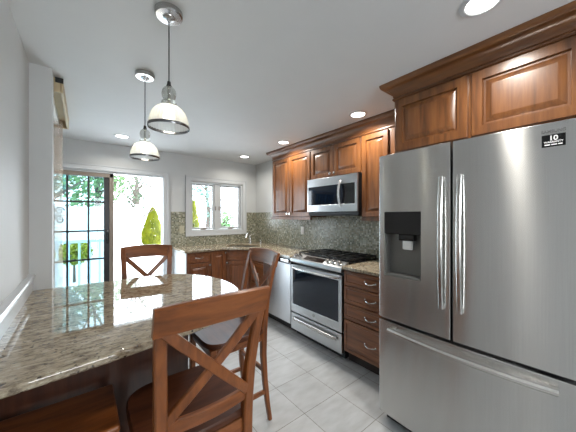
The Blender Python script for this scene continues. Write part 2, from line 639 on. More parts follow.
def frame(origin, u, v, n):
    m = Matrix.Identity(4)
    for i, a in enumerate((u, v, n)):
        for r in range(3):
            m[r][i] = a[r]
    for r in range(3):
        m[r][3] = origin[r]
    return m

def FR(x, y, z=0.0):      # facing -X (units on the right wall); u runs towards the viewer (-Y)
    return frame((x, y, z), (0, -1, 0), (0, 0, 1), (-1, 0, 0))

def FB(x, y, z=0.0):      # facing -Y (units on the back wall); u runs +X
    return frame((x, y, z), (1, 0, 0), (0, 0, 1), (0, -1, 0))

def text_mesh(name, body, size, F, mat, parent, extrude=0.0004, bold=0.0):
    cu = bpy.data.curves.new('t', 'FONT')
    cu.body = body
    cu.size = size
    cu.align_x = 'CENTER'
    cu.align_y = 'CENTER'
    cu.extrude = extrude
    cu.offset = bold
    ob = bpy.data.objects.new('t', cu)
    me = bpy.data.meshes.new_from_object(ob)
    bpy.data.objects.remove(ob)
    bpy.data.curves.remove(cu)
    me.name = name
    me.transform(F)
    me.transform(Matrix.Translation(-parent_offset(parent)))
    me.materials.clear()
    me.materials.append(M[mat])
    o = bpy.data.objects.new(name, me)
    COL.objects.link(o)
    o.parent = parent
    return o

def rect(x0, x1, y0, y1):
    return [(x0, y0), (x1, y0), (x1, y1), (x0, y1)]

# ------------------------------------------------------------------ room dimensions
XR, YB, XL = 2.56, 4.19, -0.265          # right wall, back wall, left wall
CZ = 2.35                                # ceiling
YS, XS, XL2 = 2.28, -0.157, -0.47        # short return wall and the set-back left wall beyond it
YR = -2.4                                # rear wall behind the viewpoint
T = 0.12
DX0, DX1, DZ = -0.42, 0.95, 1.985        # sliding door opening
WX0, WX1, WZ0, WZ1 = 1.335, 2.275, 1.13, 1.955   # sink window opening

struct(MB().box(XL2 - T, XR + T, YR - T, YB + T, -0.1, 0).build('floor', 'floor', smooth=0), 'pale grey square ceramic tile floor with thin grout lines', 'floor')
struct(MB().box(XL2 - T, XR + T, YR - T, YB + T, CZ, CZ + 0.1).build('ceiling', 'ceiling', smooth=0), 'plain light grey ceiling with recessed lamps', 'ceiling')
struct(MB().slab(rect(XL2 - T, XR + T, 0, CZ), [rect(DX0, DX1, 0.0005, DZ), rect(WX0, WX1, WZ0, WZ1)], -T, 0, FB(0, YB)).build('wall_back', 'wall', smooth=0),
       'grey painted back wall with sliding door and sink window', 'wall')
struct(MB().box(XR, XR + T, YR - T, YB + T, 0, CZ).build('wall_right', 'wall', smooth=0), 'right wall behind the kitchen units', 'wall')
struct(MB().box(XL - T, XL, YR, YS, 0, CZ).build('wall_left', 'wall', smooth=0), 'pale grey left wall beside the granite peninsula', 'wall')
struct(MB().box(XL2 - T, XS, YS, YS + 0.11, 0, CZ).build('wall_return', 'wall', smooth=0), 'short wall return at the end of the granite top', 'wall')
struct(MB().box(XL2 - T, XL2, YS + 0.11, YB, 0, CZ).build('wall_left_far', 'wall', smooth=0), 'set-back left wall beyond the short return', 'wall')
struct(MB().slab(rect(XL - T, XR, 0, CZ), [rect(0.3, 1.5, 1.0, 2.0)], 0, T, FB(0, YR)).build('wall_rear', 'wall', smooth=0), 'rear wall behind the viewpoint', 'wall')  # the hole is an invented opening that lets fill light in

# white rail (low glossy moulding) standing on the granite against the left wall
TT = 0.915
m = MB()
prof = [(0, TT), (0.020, TT), (0.020, TT + 0.062), (0.012, TT + 0.068), (0.012, TT + 0.074), (0.026, TT + 0.082), (0.032, TT + 0.092), (0.028, TT + 0.102), (0.012, TT + 0.106), (0, TT + 0.106)]
m.molding([(XL, YS), (XL, 0.2)], prof)
struct(m.build('trim_1', 'rail', smooth=50), 'glossy white moulded rail along left wall above granite', 'trim')

# baseboard at back wall between door and cabinets, window and door casings
def casing(name, x0, x1, z0, z1, w, bottom, label):
    m = MB()
    F = FB(0, YB)
    zb = z0 - w if bottom else 0.0
    m.slab([(x0 - w, zb), (x1 + w, zb), (x1 + w, z1 + w), (x0 - w, z1 + w)], [rect(x0 + 0.004, x1 - 0.004, z0 + (0.004 if bottom else 0.0005), z1 - 0.004)], 0, 0.018, F)
    # raised outer back-band
    m.slab([(x0 - w, zb), (x1 + w, zb), (x1 + w, z1 + w), (x0 - w, z1 + w)], [rect(x0 - w + 0.018, x1 + w - 0.018, zb + (0.018 if bottom else 0.0005), z1 + w - 0.018)], 0, 0.027, F)
    return struct(m.build(name, 'white', smooth=0), label, 'trim')

casing('trim_2', WX0, WX1, WZ0, WZ1, 0.07, True, 'white casing around the sink window')
casing('trim_3', DX0, DX1, 0.0, DZ, 0.07, False, 'white casing around the sliding patio door')

# ------------------------------------------------------------------ sink window
w = thing('window_1', 'white double casement window above the corner sink', 'window', (1.805, YB, WZ0), kind='structure')
F = FB(0, YB)
m = MB()
m.slab(rect(WX0 - 0.003, WX1 + 0.003, WZ0 - 0.003, WZ1 + 0.003), [rect(WX0 + 0.03, WX1 - 0.03, WZ0 + 0.03, WZ1 - 0.03)], -0.11, -0.004, F)
xm = (WX0 + WX1) / 2
m.fbox(F, xm - 0.05, xm + 0.05, WZ0 + 0.03, WZ1 - 0.03, -0.10, -0.03, 0.004)
m.build('window_frame', 'white', w, 0)
for x0, x1 in ((WX0 + 0.035, xm - 0.055), (xm + 0.055, WX1 - 0.035)):
    m = MB()
    m.slab(rect(x0, x1, WZ0 + 0.035, WZ1 - 0.035), [rect(x0 + 0.024, x1 - 0.024, WZ0 + 0.035 + 0.03, WZ1 - 0.035 - 0.03)], -0.085, -0.045, F, 0.003)
    s = m.build('sash', 'white', w, 0)
    MB().fbox(F, x0 + 0.022, x1 - 0.022, WZ0 + 0.063, WZ1 - 0.063, -0.069, -0.064).build('pane', 'pane', s, 0)
    mx_ = (x0 + x1) / 2
    m = MB()
    m.fbox(F, mx_ - 0.04, mx_ + 0.04, WZ0 + 0.03, WZ0 + 0.045, -0.045, -0.012, 0.004)
    m.tube([(mx_ - 0.01, YB + 0.012, WZ0 + 0.045), (mx_ + 0.02, YB - 0.004, WZ0 + 0.052), (mx_ + 0.06, YB - 0.004, WZ0 + 0.045)], 0.006, 8)
    m.build('crank_handle', 'taupe', s)
for s_ in (-1, 1):
    m = MB()
    m.fbox(F, xm + s_ * 0.032 - 0.007, xm + s_ * 0.032 + 0.007, 1.48, 1.55, -0.03, -0.016, 0.003)
    m.build('latch', 'taupe', w)

# ------------------------------------------------------------------ sliding patio door
d = thing('door_1', 'patio door frame with the right half standing open', 'door', (0.265, YB, 0), kind='structure')
m = MB()
m.slab(rect(DX0 - 0.003, DX1 + 0.003, 0.001, DZ + 0.003), [rect(DX0 + 0.035, DX1 - 0.012, 0.03, DZ - 0.03)], -0.11, -0.004, F)
m.build('door_frame', 'white', d, 0)
p = thing('door_2', 'dark glazed sliding door panel with grid bars and taupe edge', 'door', (-0.05, YB + 0.05, 0.03), kind='structure')
PX0, PX1 = DX0 + 0.036, 0.325
m = MB()
m.slab(rect(PX0, PX1, 0.032, DZ - 0.032), [rect(PX0 + 0.055, PX1 - 0.105, 0.15, DZ - 0.085)], -0.075, -0.035, F)
m.build('panel_frame', 'bronze', p, 0)
m = MB()
m.fbox(F, PX1 - 0.045, PX1 + 0.004, 0.034, DZ - 0.034, -0.033, -0.012, 0.003)
m.fbox(F, PX0, PX1, DZ - 0.085, DZ - 0.034, -0.033, -0.012, 0.003)
m.build('interior_edge', 'taupe', p, 0)
MB().fbox(F, PX0 + 0.05, PX1 - 0.101, 0.145, DZ - 0.08, -0.058, -0.052).build('pane', 'pane_tint', p, 0)
m = MB()
for xx in (-0.152, 0.058):
    m.fbox(F, xx - 0.011, xx + 0.011, 0.15, DZ - 0.085, -0.066, -0.044, 0.003)
for zz in (0.48, 0.82, 1.19, 1.57):
    m.fbox(F, PX0 + 0.055, PX1 - 0.105, zz - 0.011, zz + 0.011, -0.066, -0.044, 0.003)
m.build('grid_bars', 'bronze', p, 0)
m = MB()
m.fbox(F, 0.245, 0.275, 1.02, 1.20, -0.034, -0.022, 0.004)
m.fbox(F, 0.25, 0.27, 1.05, 1.17, -0.022, 0.014, 0.008)
m.build('handle', 'black', p)

# ------------------------------------------------------------------ mosaic backsplash
m = MB()
m.slab([(1.052, 0.915), (XR - 0.009, 0.915), (XR - 0.009, 1.45), (WX1 + 0.071, 1.45), (WX1 + 0.071, WZ0 - 0.071), (WX0 - 0.071, WZ0 - 0.071), (WX0 - 0.071, 1.45), (1.052, 1.45)], [], 0.0005, 0.009, F)
struct(m.build('backsplash_back', 'mosaic_x', smooth=0), 'olive beige mosaic backsplash under the window', 'backsplash')
m = MB()
m.box(XR - 0.009, XR - 0.0005, 0.96, YB, 0.90, 1.45)
struct(m.build('backsplash_right', 'mosaic_y', smooth=0), 'olive beige mosaic backsplash behind the range', 'backsplash')

# ------------------------------------------------------------------ cabinets
def raised(m, F, u0, u1, v0, v1, n0=0.0, t=0.02, rail=0.055):
    w = min(u1 - u0, v1 - v0)
    r = min(rail, w * 0.24)
    b = min(0.03, w * 0.12)
    m.loops(F, u0, u1, v0, v1, [(0, n0), (0, n0 + t - 0.004), (0.004, n0 + t), (r - 0.006, n0 + t), (r - 0.002, n0 + t - 0.014), (r + 0.008, n0 + t - 0.015), (r + 0.006 + b, n0 + t - 0.002), (r + 0.010 + b, n0 + t - 0.002)])

def flat_drawer(m, F, u0, u1, v0, v1, n0=0.0, t=0.02):
    r = 0.028
    m.loops(F, u0, u1, v0, v1, [(0, n0), (0, n0 + t - 0.003), (0.003, n0 + t), (r, n0 + t), (r + 0.004, n0 + t - 0.006), (r + 0.010, n0 + t - 0.006)])

def knob(F, u, v, parent, n0=0.02):
    m = MB()
    G = F @ Matrix.Translation((u, v, n0))
    m.lathe([(0, 0), (0.006, 0), (0.005, 0.012), (0.013, 0.016), (0.016, 0.022), (0.013, 0.028), (0, 0.030)], n=16, F=G)
    return m.build('knob', 'chrome', parent)

def bail(F, u, v, parent, w=0.10, n0=0.02):
    m = MB()
    pts = []
    for i in range(9):
        a = i / 8
        pts.append(F @ Vector((u - w / 2 + w * a, v - 0.010 * math.sin(PI * a), n0 + 0.004 + 0.024 * math.sin(PI * a) ** 0.6)))
    m.tube(pts, [0.006, 0.005, 0.0045, 0.0045, 0.005, 0.0045, 0.0045, 0.005, 0.006], 8)
    for s in (-1, 1):
        G = F @ Matrix.Translation((u + s * w / 2, v, n0))
        m.lathe([(0, 0), (0.009, 0), (0.009, 0.004), (0.005, 0.008), (0, 0.008)], n=12, F=G)
    return m.build('pull', 'chrome', parent)

def cab_door(F, u0, u1, v0, v1, parent, mat='cherry', name='door'):
    m = MB()
    raised(m, F, u0, u1, v0, v1)
    return m.build(name, mat, parent, 25)

# --- base cabinets on the back wall
BF = 3.60          # carcass front (door faces stand 2 cm proud)
KZ = 0.105
def carcass_back(c, x0, x1, mat='base', side=False):
    m = MB()
    m.box(x0, x1, BF, YB - 0.001, KZ, 0.884)
    m.build('carcass', mat, c, 0)
    m = MB()
    m.box(x0 + 0.001, x1 - 0.001, BF + 0.06, YB - 0.01, 0.001, KZ)
    m.build('toe_kick', 'kick', c, 0)

c = thing('base_cabinet', 'cherry base cabinet with one drawer above one door, end of back run', 'cabinet', (1.27, BF, 0), 'base cabinets')
carcass_back(c, 1.10, 1.438)
MB().box(1.088, 1.0995, BF - 0.02, YB - 0.001, 0.001, 0.884).build('end_panel', 'white', c, 0)  # white stands in for door light glancing off this side
c.children[-1]['label'] = 'end panel with door glare painted white'
Fb = FB(0, BF)
m = MB(); flat_drawer(m, Fb, 1.106, 1.432, 0.735, 0.872); dr = m.build('drawer', 'base_h', c, 25); bail(Fb, 1.269, 0.805, dr)
dd = cab_door(Fb, 1.106, 1.432, 0.115, 0.722, c, 'base'); knob(Fb, 1.415, 0.690, dd)

c = thing('base_cabinet', 'narrow tall single-door cherry base cabinet left of the sink corner', 'cabinet', (1.56, BF, 0), 'base cabinets')
carcass_back(c, 1.4385, 1.6765)
dd = cab_door(Fb, 1.444, 1.672, 0.115, 0.872, c, 'base'); knob(Fb, 1.652, 0.845, dd)

# --- diagonal sink cabinet
DA, DB = Vector((1.6775, 3.5995)), Vector((1.945, 3.332))
c = thing('sink_cabinet', 'diagonal cherry corner cabinet under the sink', 'cabinet', (2.1, 3.7, 0), 'base cabinets')
m = MB()
m.slab([(DA.x, DA.y), (DB.x, DB.y), (XR - 0.02, DB.y), (XR - 0.02, YB - 0.02), (DA.x, YB - 0.02)], [], KZ, 0.70)
m.build('carcass', 'base', c, 0)
m = MB()
m.slab([(DA.x + 0.06, DA.y), (DB.x, DB.y + 0.06), (DB.x + 0.2, DB.y + 0.1), (DA.x + 0.1, DA.y + 0.2)], [], 0.001, KZ)
m.build('toe_kick', 'kick', c, 0)
dl = (DB - DA).length
ud = (DB - DA).normalized()
Fd = frame((DA.x, DA.y, 0), (ud.x, ud.y, 0), (0, 0, 1), (ud.y, -ud.x, 0))
m = MB(); m.fbox(Fd, 0.0, dl, 0.70, 0.884, -0.018, 0.0); m.build('face_frame', 'base', c, 0)
m = MB(); flat_drawer(m, Fd, 0.016, dl - 0.016, 0.735, 0.872); m.build('false_drawer', 'base_h', c, 25)
dd = cab_door(Fd, 0.016, dl - 0.016, 0.115, 0.722, c, 'base'); knob(Fd, 0.035, 0.695, dd)

# --- drawer stack between sink corner and dishwasher
RF = 1.95
def carcass_right(c, y0, y1, z0=KZ, z1=0.884, mat='base', x0=RF):
    m = MB()
    m.box(x0, XR - 0.01, y0, y1, z0, z1)
    m.build('carcass', mat, c, 0)
    m = MB()
    m.box(x0 + 0.06, XR - 0.02, y0 + 0.001, y1 - 0.001, 0.001, KZ)
    m.build('toe_kick', 'kick', c, 0)

def drawer_bank(c, y1, y0, bounds, F):
    for z0, z1 in bounds:
        m = MB(); flat_drawer(m, F, 0.006, y1 - y0 - 0.006, z0, z1)
        dr = m.build('drawer', 'base_h', c, 25)
        bail(F, (y1 - y0) / 2, (z0 + z1) / 2, dr, 0.105)

c = thing('drawer_cabinet', 'cherry drawer cabinet between sink corner and dishwasher', 'cabinet', (2.2, 3.15, 0), 'base cabinets')
carcass_right(c, 2.968, 3.331)
drawer_bank(c, 3.325, 2.968, ((0.735, 0.872), (0.43, 0.722), (0.115, 0.418)), FR(RF, 3.325))

c = thing('drawer_cabinet', 'cherry cabinet of four drawers between range and refrigerator', 'cabinet', (2.2, 1.29, 0), 'base cabinets')
carcass_right(c, 1.0, 1.585)
drawer_bank(c, 1.585, 1.0, ((0.741, 0.874), (0.577, 0.730), (0.424, 0.566), (0.120, 0.413)), FR(RF, 1.585))

# ------------------------------------------------------------------ worktop
def rrect(cx, cy, hu, hv, r, ang, n=6):
    out = []
    for sx, sy, a0 in ((1, 1, 0), (-1, 1, 90), (-1, -1, 180), (1, -1, 270)):
        for i in range(n + 1):
            a = R(a0 + 90 * i / n)
            out.append((sx * (hu - r) + r * math.cos(a), sy * (hv - r) + r * math.sin(a)))
    ca, sa = math.cos(ang), math.sin(ang)
    return [(cx + x * ca - y * sa, cy + x * sa + y * ca) for x, y in out]

SC = (2.02, 3.68)
hole = rrect(SC[0], SC[1], 0.25, 0.175, 0.07, R(-45))
m = MB()
m.slab([(1.065, YB - 0.0095), (1.065, 3.55), (1.657, 3.55), (1.905, 3.302), (1.905, 2.366), (XR - 0.0095, 2.366), (XR - 0.0095, YB - 0.0095)], [hole], 0.885, 0.915, None, 0.006)
tag(m.build('countertop', 'granite', smooth=30), 'beige granite L-shaped countertop around the sink corner', 'countertop')
m = MB()
m.slab([(1.905, 1.0), (XR - 0.0095, 1.0), (XR - 0.0095, 1.584), (1.905, 1.584)], [], 0.885, 0.915, None, 0.006)
tag(m.build('countertop', 'granite', smooth=30), 'short beige granite countertop between range and refrigerator', 'countertop')

# sink bowl
t = thing('sink', 'stainless steel undermount corner sink', 'sink', (SC[0], SC[1], 0.72))
m = MB()
rings = [(0.262, 0.187, 0.08, 0.884), (0.249, 0.174, 0.07, 0.884), (0.246, 0.171, 0.07, 0.75), (0.22, 0.145, 0.06, 0.725), (0.03, 0.03, 0.02, 0.722)]
tb = bmesh.new()
rr = []
for hu, hv, r, z in rings:
    rr.append([tb.verts.new((x, y, z)) for x, y in rrect(SC[0], SC[1], hu, hv, r, R(-45))])
for a, b in zip(rr, rr[1:]):
    k = len(a)
    for i in range(k):
        tb.faces.new((a[i], a[(i + 1) % k], b[(i + 1) % k], b[i]))
tb.faces.new(rr[-1])
m.merge(tb)
m.build('bowl', 'sinksteel', t)
m = MB(); m.lathe([(0, 0.7225), (0.035, 0.7225), (0.035, 0.727), (0.028, 0.728), (0, 0.725)], (SC[0], SC[1], 0), 20)
m.build('drain', 'chrome', t)

# faucet
fx, fy = 2.30, 3.96
t = thing('faucet', 'brushed steel single-lever faucet behind the corner sink', 'faucet', (fx, fy, 0.915))
m = MB(); m.lathe([(0, 0.9152), (0.03, 0.9152), (0.03, 0.923), (0.022, 0.93), (0.021, 1.02), (0.018, 1.035), (0, 1.037)], (fx, fy, 0), 20)
m.build('body', 'handle', t)
m = MB()
pts = []
for i in range(10):
    a = i / 9
    dd_ = 0.19 * a
    pts.append((fx - dd_ * 0.75, fy - dd_ * 0.66, 1.0 + 0.10 * math.sin(PI * (0.15 + 0.75 * a)) - 0.02 * a))
m.tube(pts, [0.016] * 6 + [0.017, 0.019, 0.021, 0.021], 12)
m.build('spout', 'handle', t)
m = MB(); m.tube([(fx, fy, 1.03), (fx + 0.015, fy - 0.02, 1.06), (fx + 0.06, fy - 0.07, 1.085)], [0.012, 0.008, 0.007], 10)
m.build('lever', 'handle', t)
t = thing('soap_dispenser', 'small steel soap dispenser right of the faucet', 'soap dispenser', (2.42, 3.80, 0.915))
m = MB(); m.lathe([(0, 0.9152), (0.018, 0.9152), (0.018, 0.921), (0.010, 0.925), (0.009, 0.965), (0, 0.966)], (2.42, 3.80, 0), 16)
m.build('base', 'handle', t)
m = MB(); m.tube([(2.42, 3.80, 0.96), (2.42, 3.80, 0.985), (2.40, 3.785, 0.99), (2.365, 3.757, 0.982)], [0.008, 0.008, 0.007, 0.006], 10)
m.build('nozzle', 'handle', t)

# outlet and switch plates
t = thing('outlet', 'white outlet plate on mosaic right of the sink corner', 'outlet', (XR - 0.01, 2.855, 1.17))
Fo = FR(XR - 0.009, 2.855, 1.17)
MB().fbox(Fo, -0.036, 0.036, -0.058, 0.058, 0.0003, 0.006, 0.002).build('plate', 'plastic', t)
for s in (-1, 1):
    MB().fbox(Fo, -0.016, 0.016, s * 0.024 - 0.015, s * 0.024 + 0.015, 0.006, 0.008, 0.002).build('socket', 'plastic', t)
t = thing('light_switch', 'beige switch plate on mosaic left of the window', 'switch', (1.207, YB - 0.01, 1.17))
Fo = FB(1.207, YB - 0.009, 1.17)
MB().fbox(Fo, -0.036, 0.036, -0.058, 0.058, 0.0003, 0.006, 0.002).build('plate', 'beigeplate', t)
MB().fbox(Fo, -0.016, 0.016, -0.032, 0.032, 0.006, 0.010, 0.002).build('rocker', 'beigeplate', t)

# ------------------------------------------------------------------ upper cabinets
UF = 2.27           # carcass front; door faces at 2.25
def upper(label, y1, y0, z0, z1, doors, knobs):
    c = thing('wall_cabinet', label, 'cabinet', (UF, (y0 + y1) / 2, z0), 'upper cabinets')
    m = MB(); m.box(UF, XR - 0.0095, y0 + 0.0005, y1 - 0.0005, z0, z1); m.build('carcass', 'cherry', c, 0)
    Fu = FR(UF, y1)
    for (u0, u1), kn in zip(doors, knobs):
        dd = cab_door(Fu, u0, u1, z0 + 0.006, 2.205, c)
        if kn is not None:
            knob(Fu, kn, z0 + 0.045, dd)
    return c

W1 = 3.22 - 2.38
c = upper('cherry wall cabinet with two tall doors, left of the microwave', 3.22, 2.38, 1.370, 2.215, ((0.008, W1 / 2 - 0.002), (W1 / 2 + 0.002, W1 - 0.008)), (W1 / 2 - 0.03, W1 / 2 + 0.03))
m = MB(); m.molding([(XR - 0.012, 3.2195), (UF, 3.2195), (UF, 2.3805)], [(-0.02, 1.3695), (0.0, 1.3695), (0.012, 1.3695), (0.016, 1.352), (0.008, 1.335), (-0.02, 1.335)][::-1])
m.build('light_rail', 'cherry', c)
c = upper('short two-door cherry wall cabinet above the microwave', 2.38, 1.617, 1.835, 2.215, ((0.008, 0.379), (0.384, 0.755)), (0.35, 0.413))
c = upper('cherry wall cabinet with narrow door between microwave and refrigerator', 1.617, 1.0, 1.370, 2.215, ((0.008, 0.300), (0.335, 0.610)), (None, None))
m = MB(); m.box(UF - 0.012, UF + 0.02, 1.0005, 1.6165, 1.335, 1.3695, 0.004); m.build('light_rail', 'cherry', c)

def crown_prof(zb, zt, out):
    """cornice section: bead, cove, fillet; out = how far the top stands proud"""
    h = zt - zb
    pr = [(-0.02, zb), (0.006, zb), (0.012, zb + 0.06 * h), (0.012, zb + 0.14 * h), (0.005, zb + 0.2 * h)]
    for i in range(7):
        a = i / 6 * PI / 2
        pr.append((0.008 + (out - 0.02) * (1 - math.cos(a)), zb + 0.22 * h + 0.5 * h * math.sin(a)))
    pr += [(out - 0.006, zb + 0.76 * h), (out - 0.002, zb + 0.84 * h), (out, zb + 0.9 * h), (out, zt), (-0.02, zt)]
    return pr

m = MB()
m.molding([(UF, 1.0785), (UF, 3.22), (XR - 0.01, 3.22)], crown_prof(2.2155, CZ - 0.0005, 0.075))
tag(m.build('crown_molding', 'cherry_h', smooth=30), 'long cherry crown moulding along the top of the wall cabinets', 'moulding', kind='thing')

# cabinet above the refrigerator
GF = 1.80
c = thing('refrigerator_cabinet', 'deep two-door cherry cabinet above the refrigerator', 'cabinet', (GF, 0.5, 1.84))
m = MB(); m.box(GF, XR - 0.001, -0.12, 0.999, 1.835, 2.25); m.build('carcass', 'cherry', c, 0)
Fg = FR(GF, 0.992)
for u0, u1 in ((0.006, 0.458), (0.476, 0.928)):
    m = MB(); raised(m, Fg, u0, u1, 1.850, 2.222, rail=0.06); m.build('door', 'cherry', c, 25)
m = MB()
m.molding([(GF, -0.12), (GF, 0.999), (XR - 0.01, 0.999)], crown_prof(2.228, CZ - 0.0005, 0.078))
m.build('crown', 'cherry_h', c, 30)

# ------------------------------------------------------------------ refrigerator
fr = thing('refrigerator', 'stainless french-door refrigerator with bottom freezer and dispenser', 'refrigerator', (2.05, 0.535, 0))
FY1, FY0 = 0.990, 0.082
FX = 1.582
m = MB()
m.box(FX + 0.085, XR - 0.05, FY0 + 0.004, FY1 - 0.004, 0.04, 1.775, 0.004)
m.build('body', 'gray', fr, 0)
MB().box(FX + 0.06, XR - 0.08, FY0 + 0.02, FY1 - 0.02, 0.001, 0.06, 0.003).build('base_grille', 'matte', fr, 0)
YM = 0.5437

def bowed(m, ya, yb, z0, z1, bulge0=0.016, thick=0.075, n=14, hole=None):
    """door slab from ya (far) to yb (near) whose face bows out a little around the whole width"""
    t_ = bmesh.new()
    def xf(y):
        k = (y - (FY0 + FY1) / 2) / ((FY1 - FY0) / 2)
        return FX - bulge0 * (1 - k * k)
    ys = [ya + (yb - ya) * i / n for i in range(n + 1)]
    e = 0.006
    rows = []
    prof = [(thick, 0), (e, 0), (0.0018, 0.0018), (0, e)]
    zs = [(z0 + dz, dx) for dx, dz in prof] + ([] if hole is None else [(hole[2], 0), (hole[3], 0)]) + [(z1 - dz, dx) for dx, dz in prof[::-1]]
    if hole:
        ys = sorted(set([round(y, 5) for y in ys if not (hole[0] < y < hole[1])] + [hole[0], hole[1]]), reverse=True)
        yin = [hole[0] + (hole[1] - hole[0]) * i / 4 for i in range(1, 4)]
        ys = sorted(set(ys + yin), reverse=True)
    # rounded vertical edges
    ysx = [(ys[0], thick), (ys[0], e), (ys[0] - 0.0018, 0.0018)] + [(ys[0] - e, 0)] + [(y, 0) for y in ys[1:-1] if ys[0] - e > y > ys[-1] + e] + [(ys[-1] + e, 0), (ys[-1] + 0.0018, 0.0018), (ys[-1], e), (ys[-1], thick)]
    grid = []
    for z, dz in zs:
        row = []
        for y, dy in ysx:
            dx = max(dz, dy)
            base = xf(y) if dx < thick else FX
            row.append(t_.verts.new((base + dx if dx < thick else FX + thick, y, z)))
        grid.append(row)
    for i in range(len(grid) - 1):
        for j in range(len(ysx) - 1):
            if hole and abs(zs[i][0] - hole[2]) < 1e-6 and abs(zs[i + 1][0] - hole[3]) < 1e-6 and hole[0] - 1e-6 <= ysx[j + 1][0] and ysx[j][0] <= hole[1] + 1e-6:
                continue
            t_.faces.new((grid[i][j], grid[i][j + 1], grid[i + 1][j + 1], grid[i + 1][j]))
    bmesh.ops.remove_doubles(t_, verts=t_.verts[:], dist=1e-5)
    bmesh.ops.recalc_face_normals(t_, faces=t_.faces[:])
    return m.merge(t_)

HY0, HY1, HZ0, HZ1 = 0.706, 0.945, 0.995, 1.412
m = MB(); bowed(m, FY1, YM + 0.005, 0.706, 1.79, hole=(HY0, HY1, HZ0, HZ1))
dl_ = m.build('door', 'steel', fr, 30)
m = MB(); bowed(m, YM - 0.005, FY0, 0.706, 1.79)
dr_ = m.build('door', 'steel', fr, 30)
m = MB(); bowed(m, FY1, FY0, 0.068, 0.690)
fz = m.build('freezer_drawer', 'steel', fr, 30)

def v_handle(y, sgn, parent):
    m = MB()
    pts = []
    for i in range(15):
        a = i / 14
        pts.append((FX - 0.030 - 0.018 * math.sin(PI * a) ** 0.8, y, 0.872 + (1.602 - 0.872) * a))
    m.bar(pts, 0.023, 0.018, (0, 1, 0), 0.004)
    m.box(FX - 0.032, FX - 0.006, y - 0.011, y + 0.011, 0.874, 0.900, 0.003)
    m.box(FX - 0.032, FX - 0.006, y - 0.011, y + 0.011, 1.574, 1.600, 0.003)
    return m.build('handle', 'handle', parent)
v_handle(0.590, 1, dl_)
v_handle(0.500, -1, dr_)
m = MB()
pts = []
for i in range(17):
    a = i / 16
    pts.append((FX - 0.036 - 0.034 * math.sin(PI * a) ** 0.8, 0.905 - (0.905 - 0.14) * a, 0.646))
m.bar(pts, 0.027, 0.022, (0, 0, 1), 0.009)
m.box(FX - 0.038, FX - 0.006, 0.875, 0.903, 0.634, 0.658, 0.003)
m.box(FX - 0.038, FX - 0.006, 0.142, 0.170, 0.634, 0.658, 0.003)
m.build('handle', 'handle', fz)

# dispenser
dp = MB()
dp.box(FX - 0.014, FX + 0.03, HY0, HY1, 1.268, HZ1, 0.004)
dpo = dp.build('dispenser_panel', 'black', dl_)
m = MB()
m.box(FX + 0.055, FX + 0.06, HY0, HY1, HZ0, 1.27)
m.box(FX - 0.008, FX + 0.06, HY0 - 0.001, HY0 + 0.006, HZ0, 1.27)
m.box(FX - 0.008, FX + 0.06, HY1 - 0.006, HY1 + 0.001, HZ0, 1.27)
m.box(FX - 0.012, FX + 0.06, HY0, HY1, HZ0 - 0.001, HZ0 + 0.014, 0.002)
m.build('dispenser_recess', 'dispcav', dl_, 0)
m = MB()
m.box(FX - 0.002, FX + 0.045, 0.755, 0.855, 1.228, 1.272, 0.008)
m.build('dispenser_chute', 'black', dl_)
m = MB()
m.box(FX + 0.012, FX + 0.03, 0.77, 0.835, 1.172, 1.238, 0.008)
m.build('dispenser_paddle', 'plastic', dl_)

# sticker and maker's name on the right door
k_ = (0.157 - (FY0 + FY1) / 2) / ((FY1 - FY0) / 2)
sx = FX - 0.016 * (1 - k_ * k_)
slope = math.atan(2 * 0.016 * k_ / ((FY1 - FY0) / 2))
Fs = FR(sx - 0.0006, 0.157, 1.709) @ Matrix.Rotation(-slope, 4, 'Y')
m = MB(); m.fbox(Fs, -0.036, 0.036, -0.026, 0.026, -0.0002, 0.0004); st = m.build('sticker', 'black', dr_, 0)
text_mesh('lettering', '10', 0.028, Fs @ Matrix.Translation((0.0, 0.010, 0.0006)), 'label_white', st, 0.0002, 0.0009)
text_mesh('lettering', 'WARRANTY', 0.0105, Fs @ Matrix.Translation((0.0, -0.006, 0.0006)), 'label_white', st, 0.0002, 0.0003)
m = MB()
for u0, u1 in ((-0.027, -0.010), (-0.007, 0.011), (0.014, 0.027)):
    m.fbox(Fs, u0, u1, -0.0195, -0.0145, 0.0004, 0.0008)
m.build('fine_print', 'label_white', st, 0)
text_mesh('lettering', 'SAMSUNG', 0.0165, Fs @ Matrix.Translation((0.0, 0.041, 0.0012)), 'nickel', dr_, 0.0006, 0.0003)

# ------------------------------------------------------------------ range
RY1, RY0 = 2.355, 1.592
RX = 1.918
rg = thing('range', 'stainless slide-in gas range with glass oven door', 'range', (2.2, 1.97, 0))
Fr = FR(RX, RY1)
WR = RY1 - RY0
m = MB(); m.box(RX + 0.045, XR - 0.05, RY0 + 0.002, RY1 - 0.002, 0.05, 0.905); m.build('body', 'matte', rg, 0)
MB().box(RX + 0.07, XR - 0.08, RY0 + 0.02, RY1 - 0.02, 0.001, 0.05).build('base', 'matte', rg, 0)
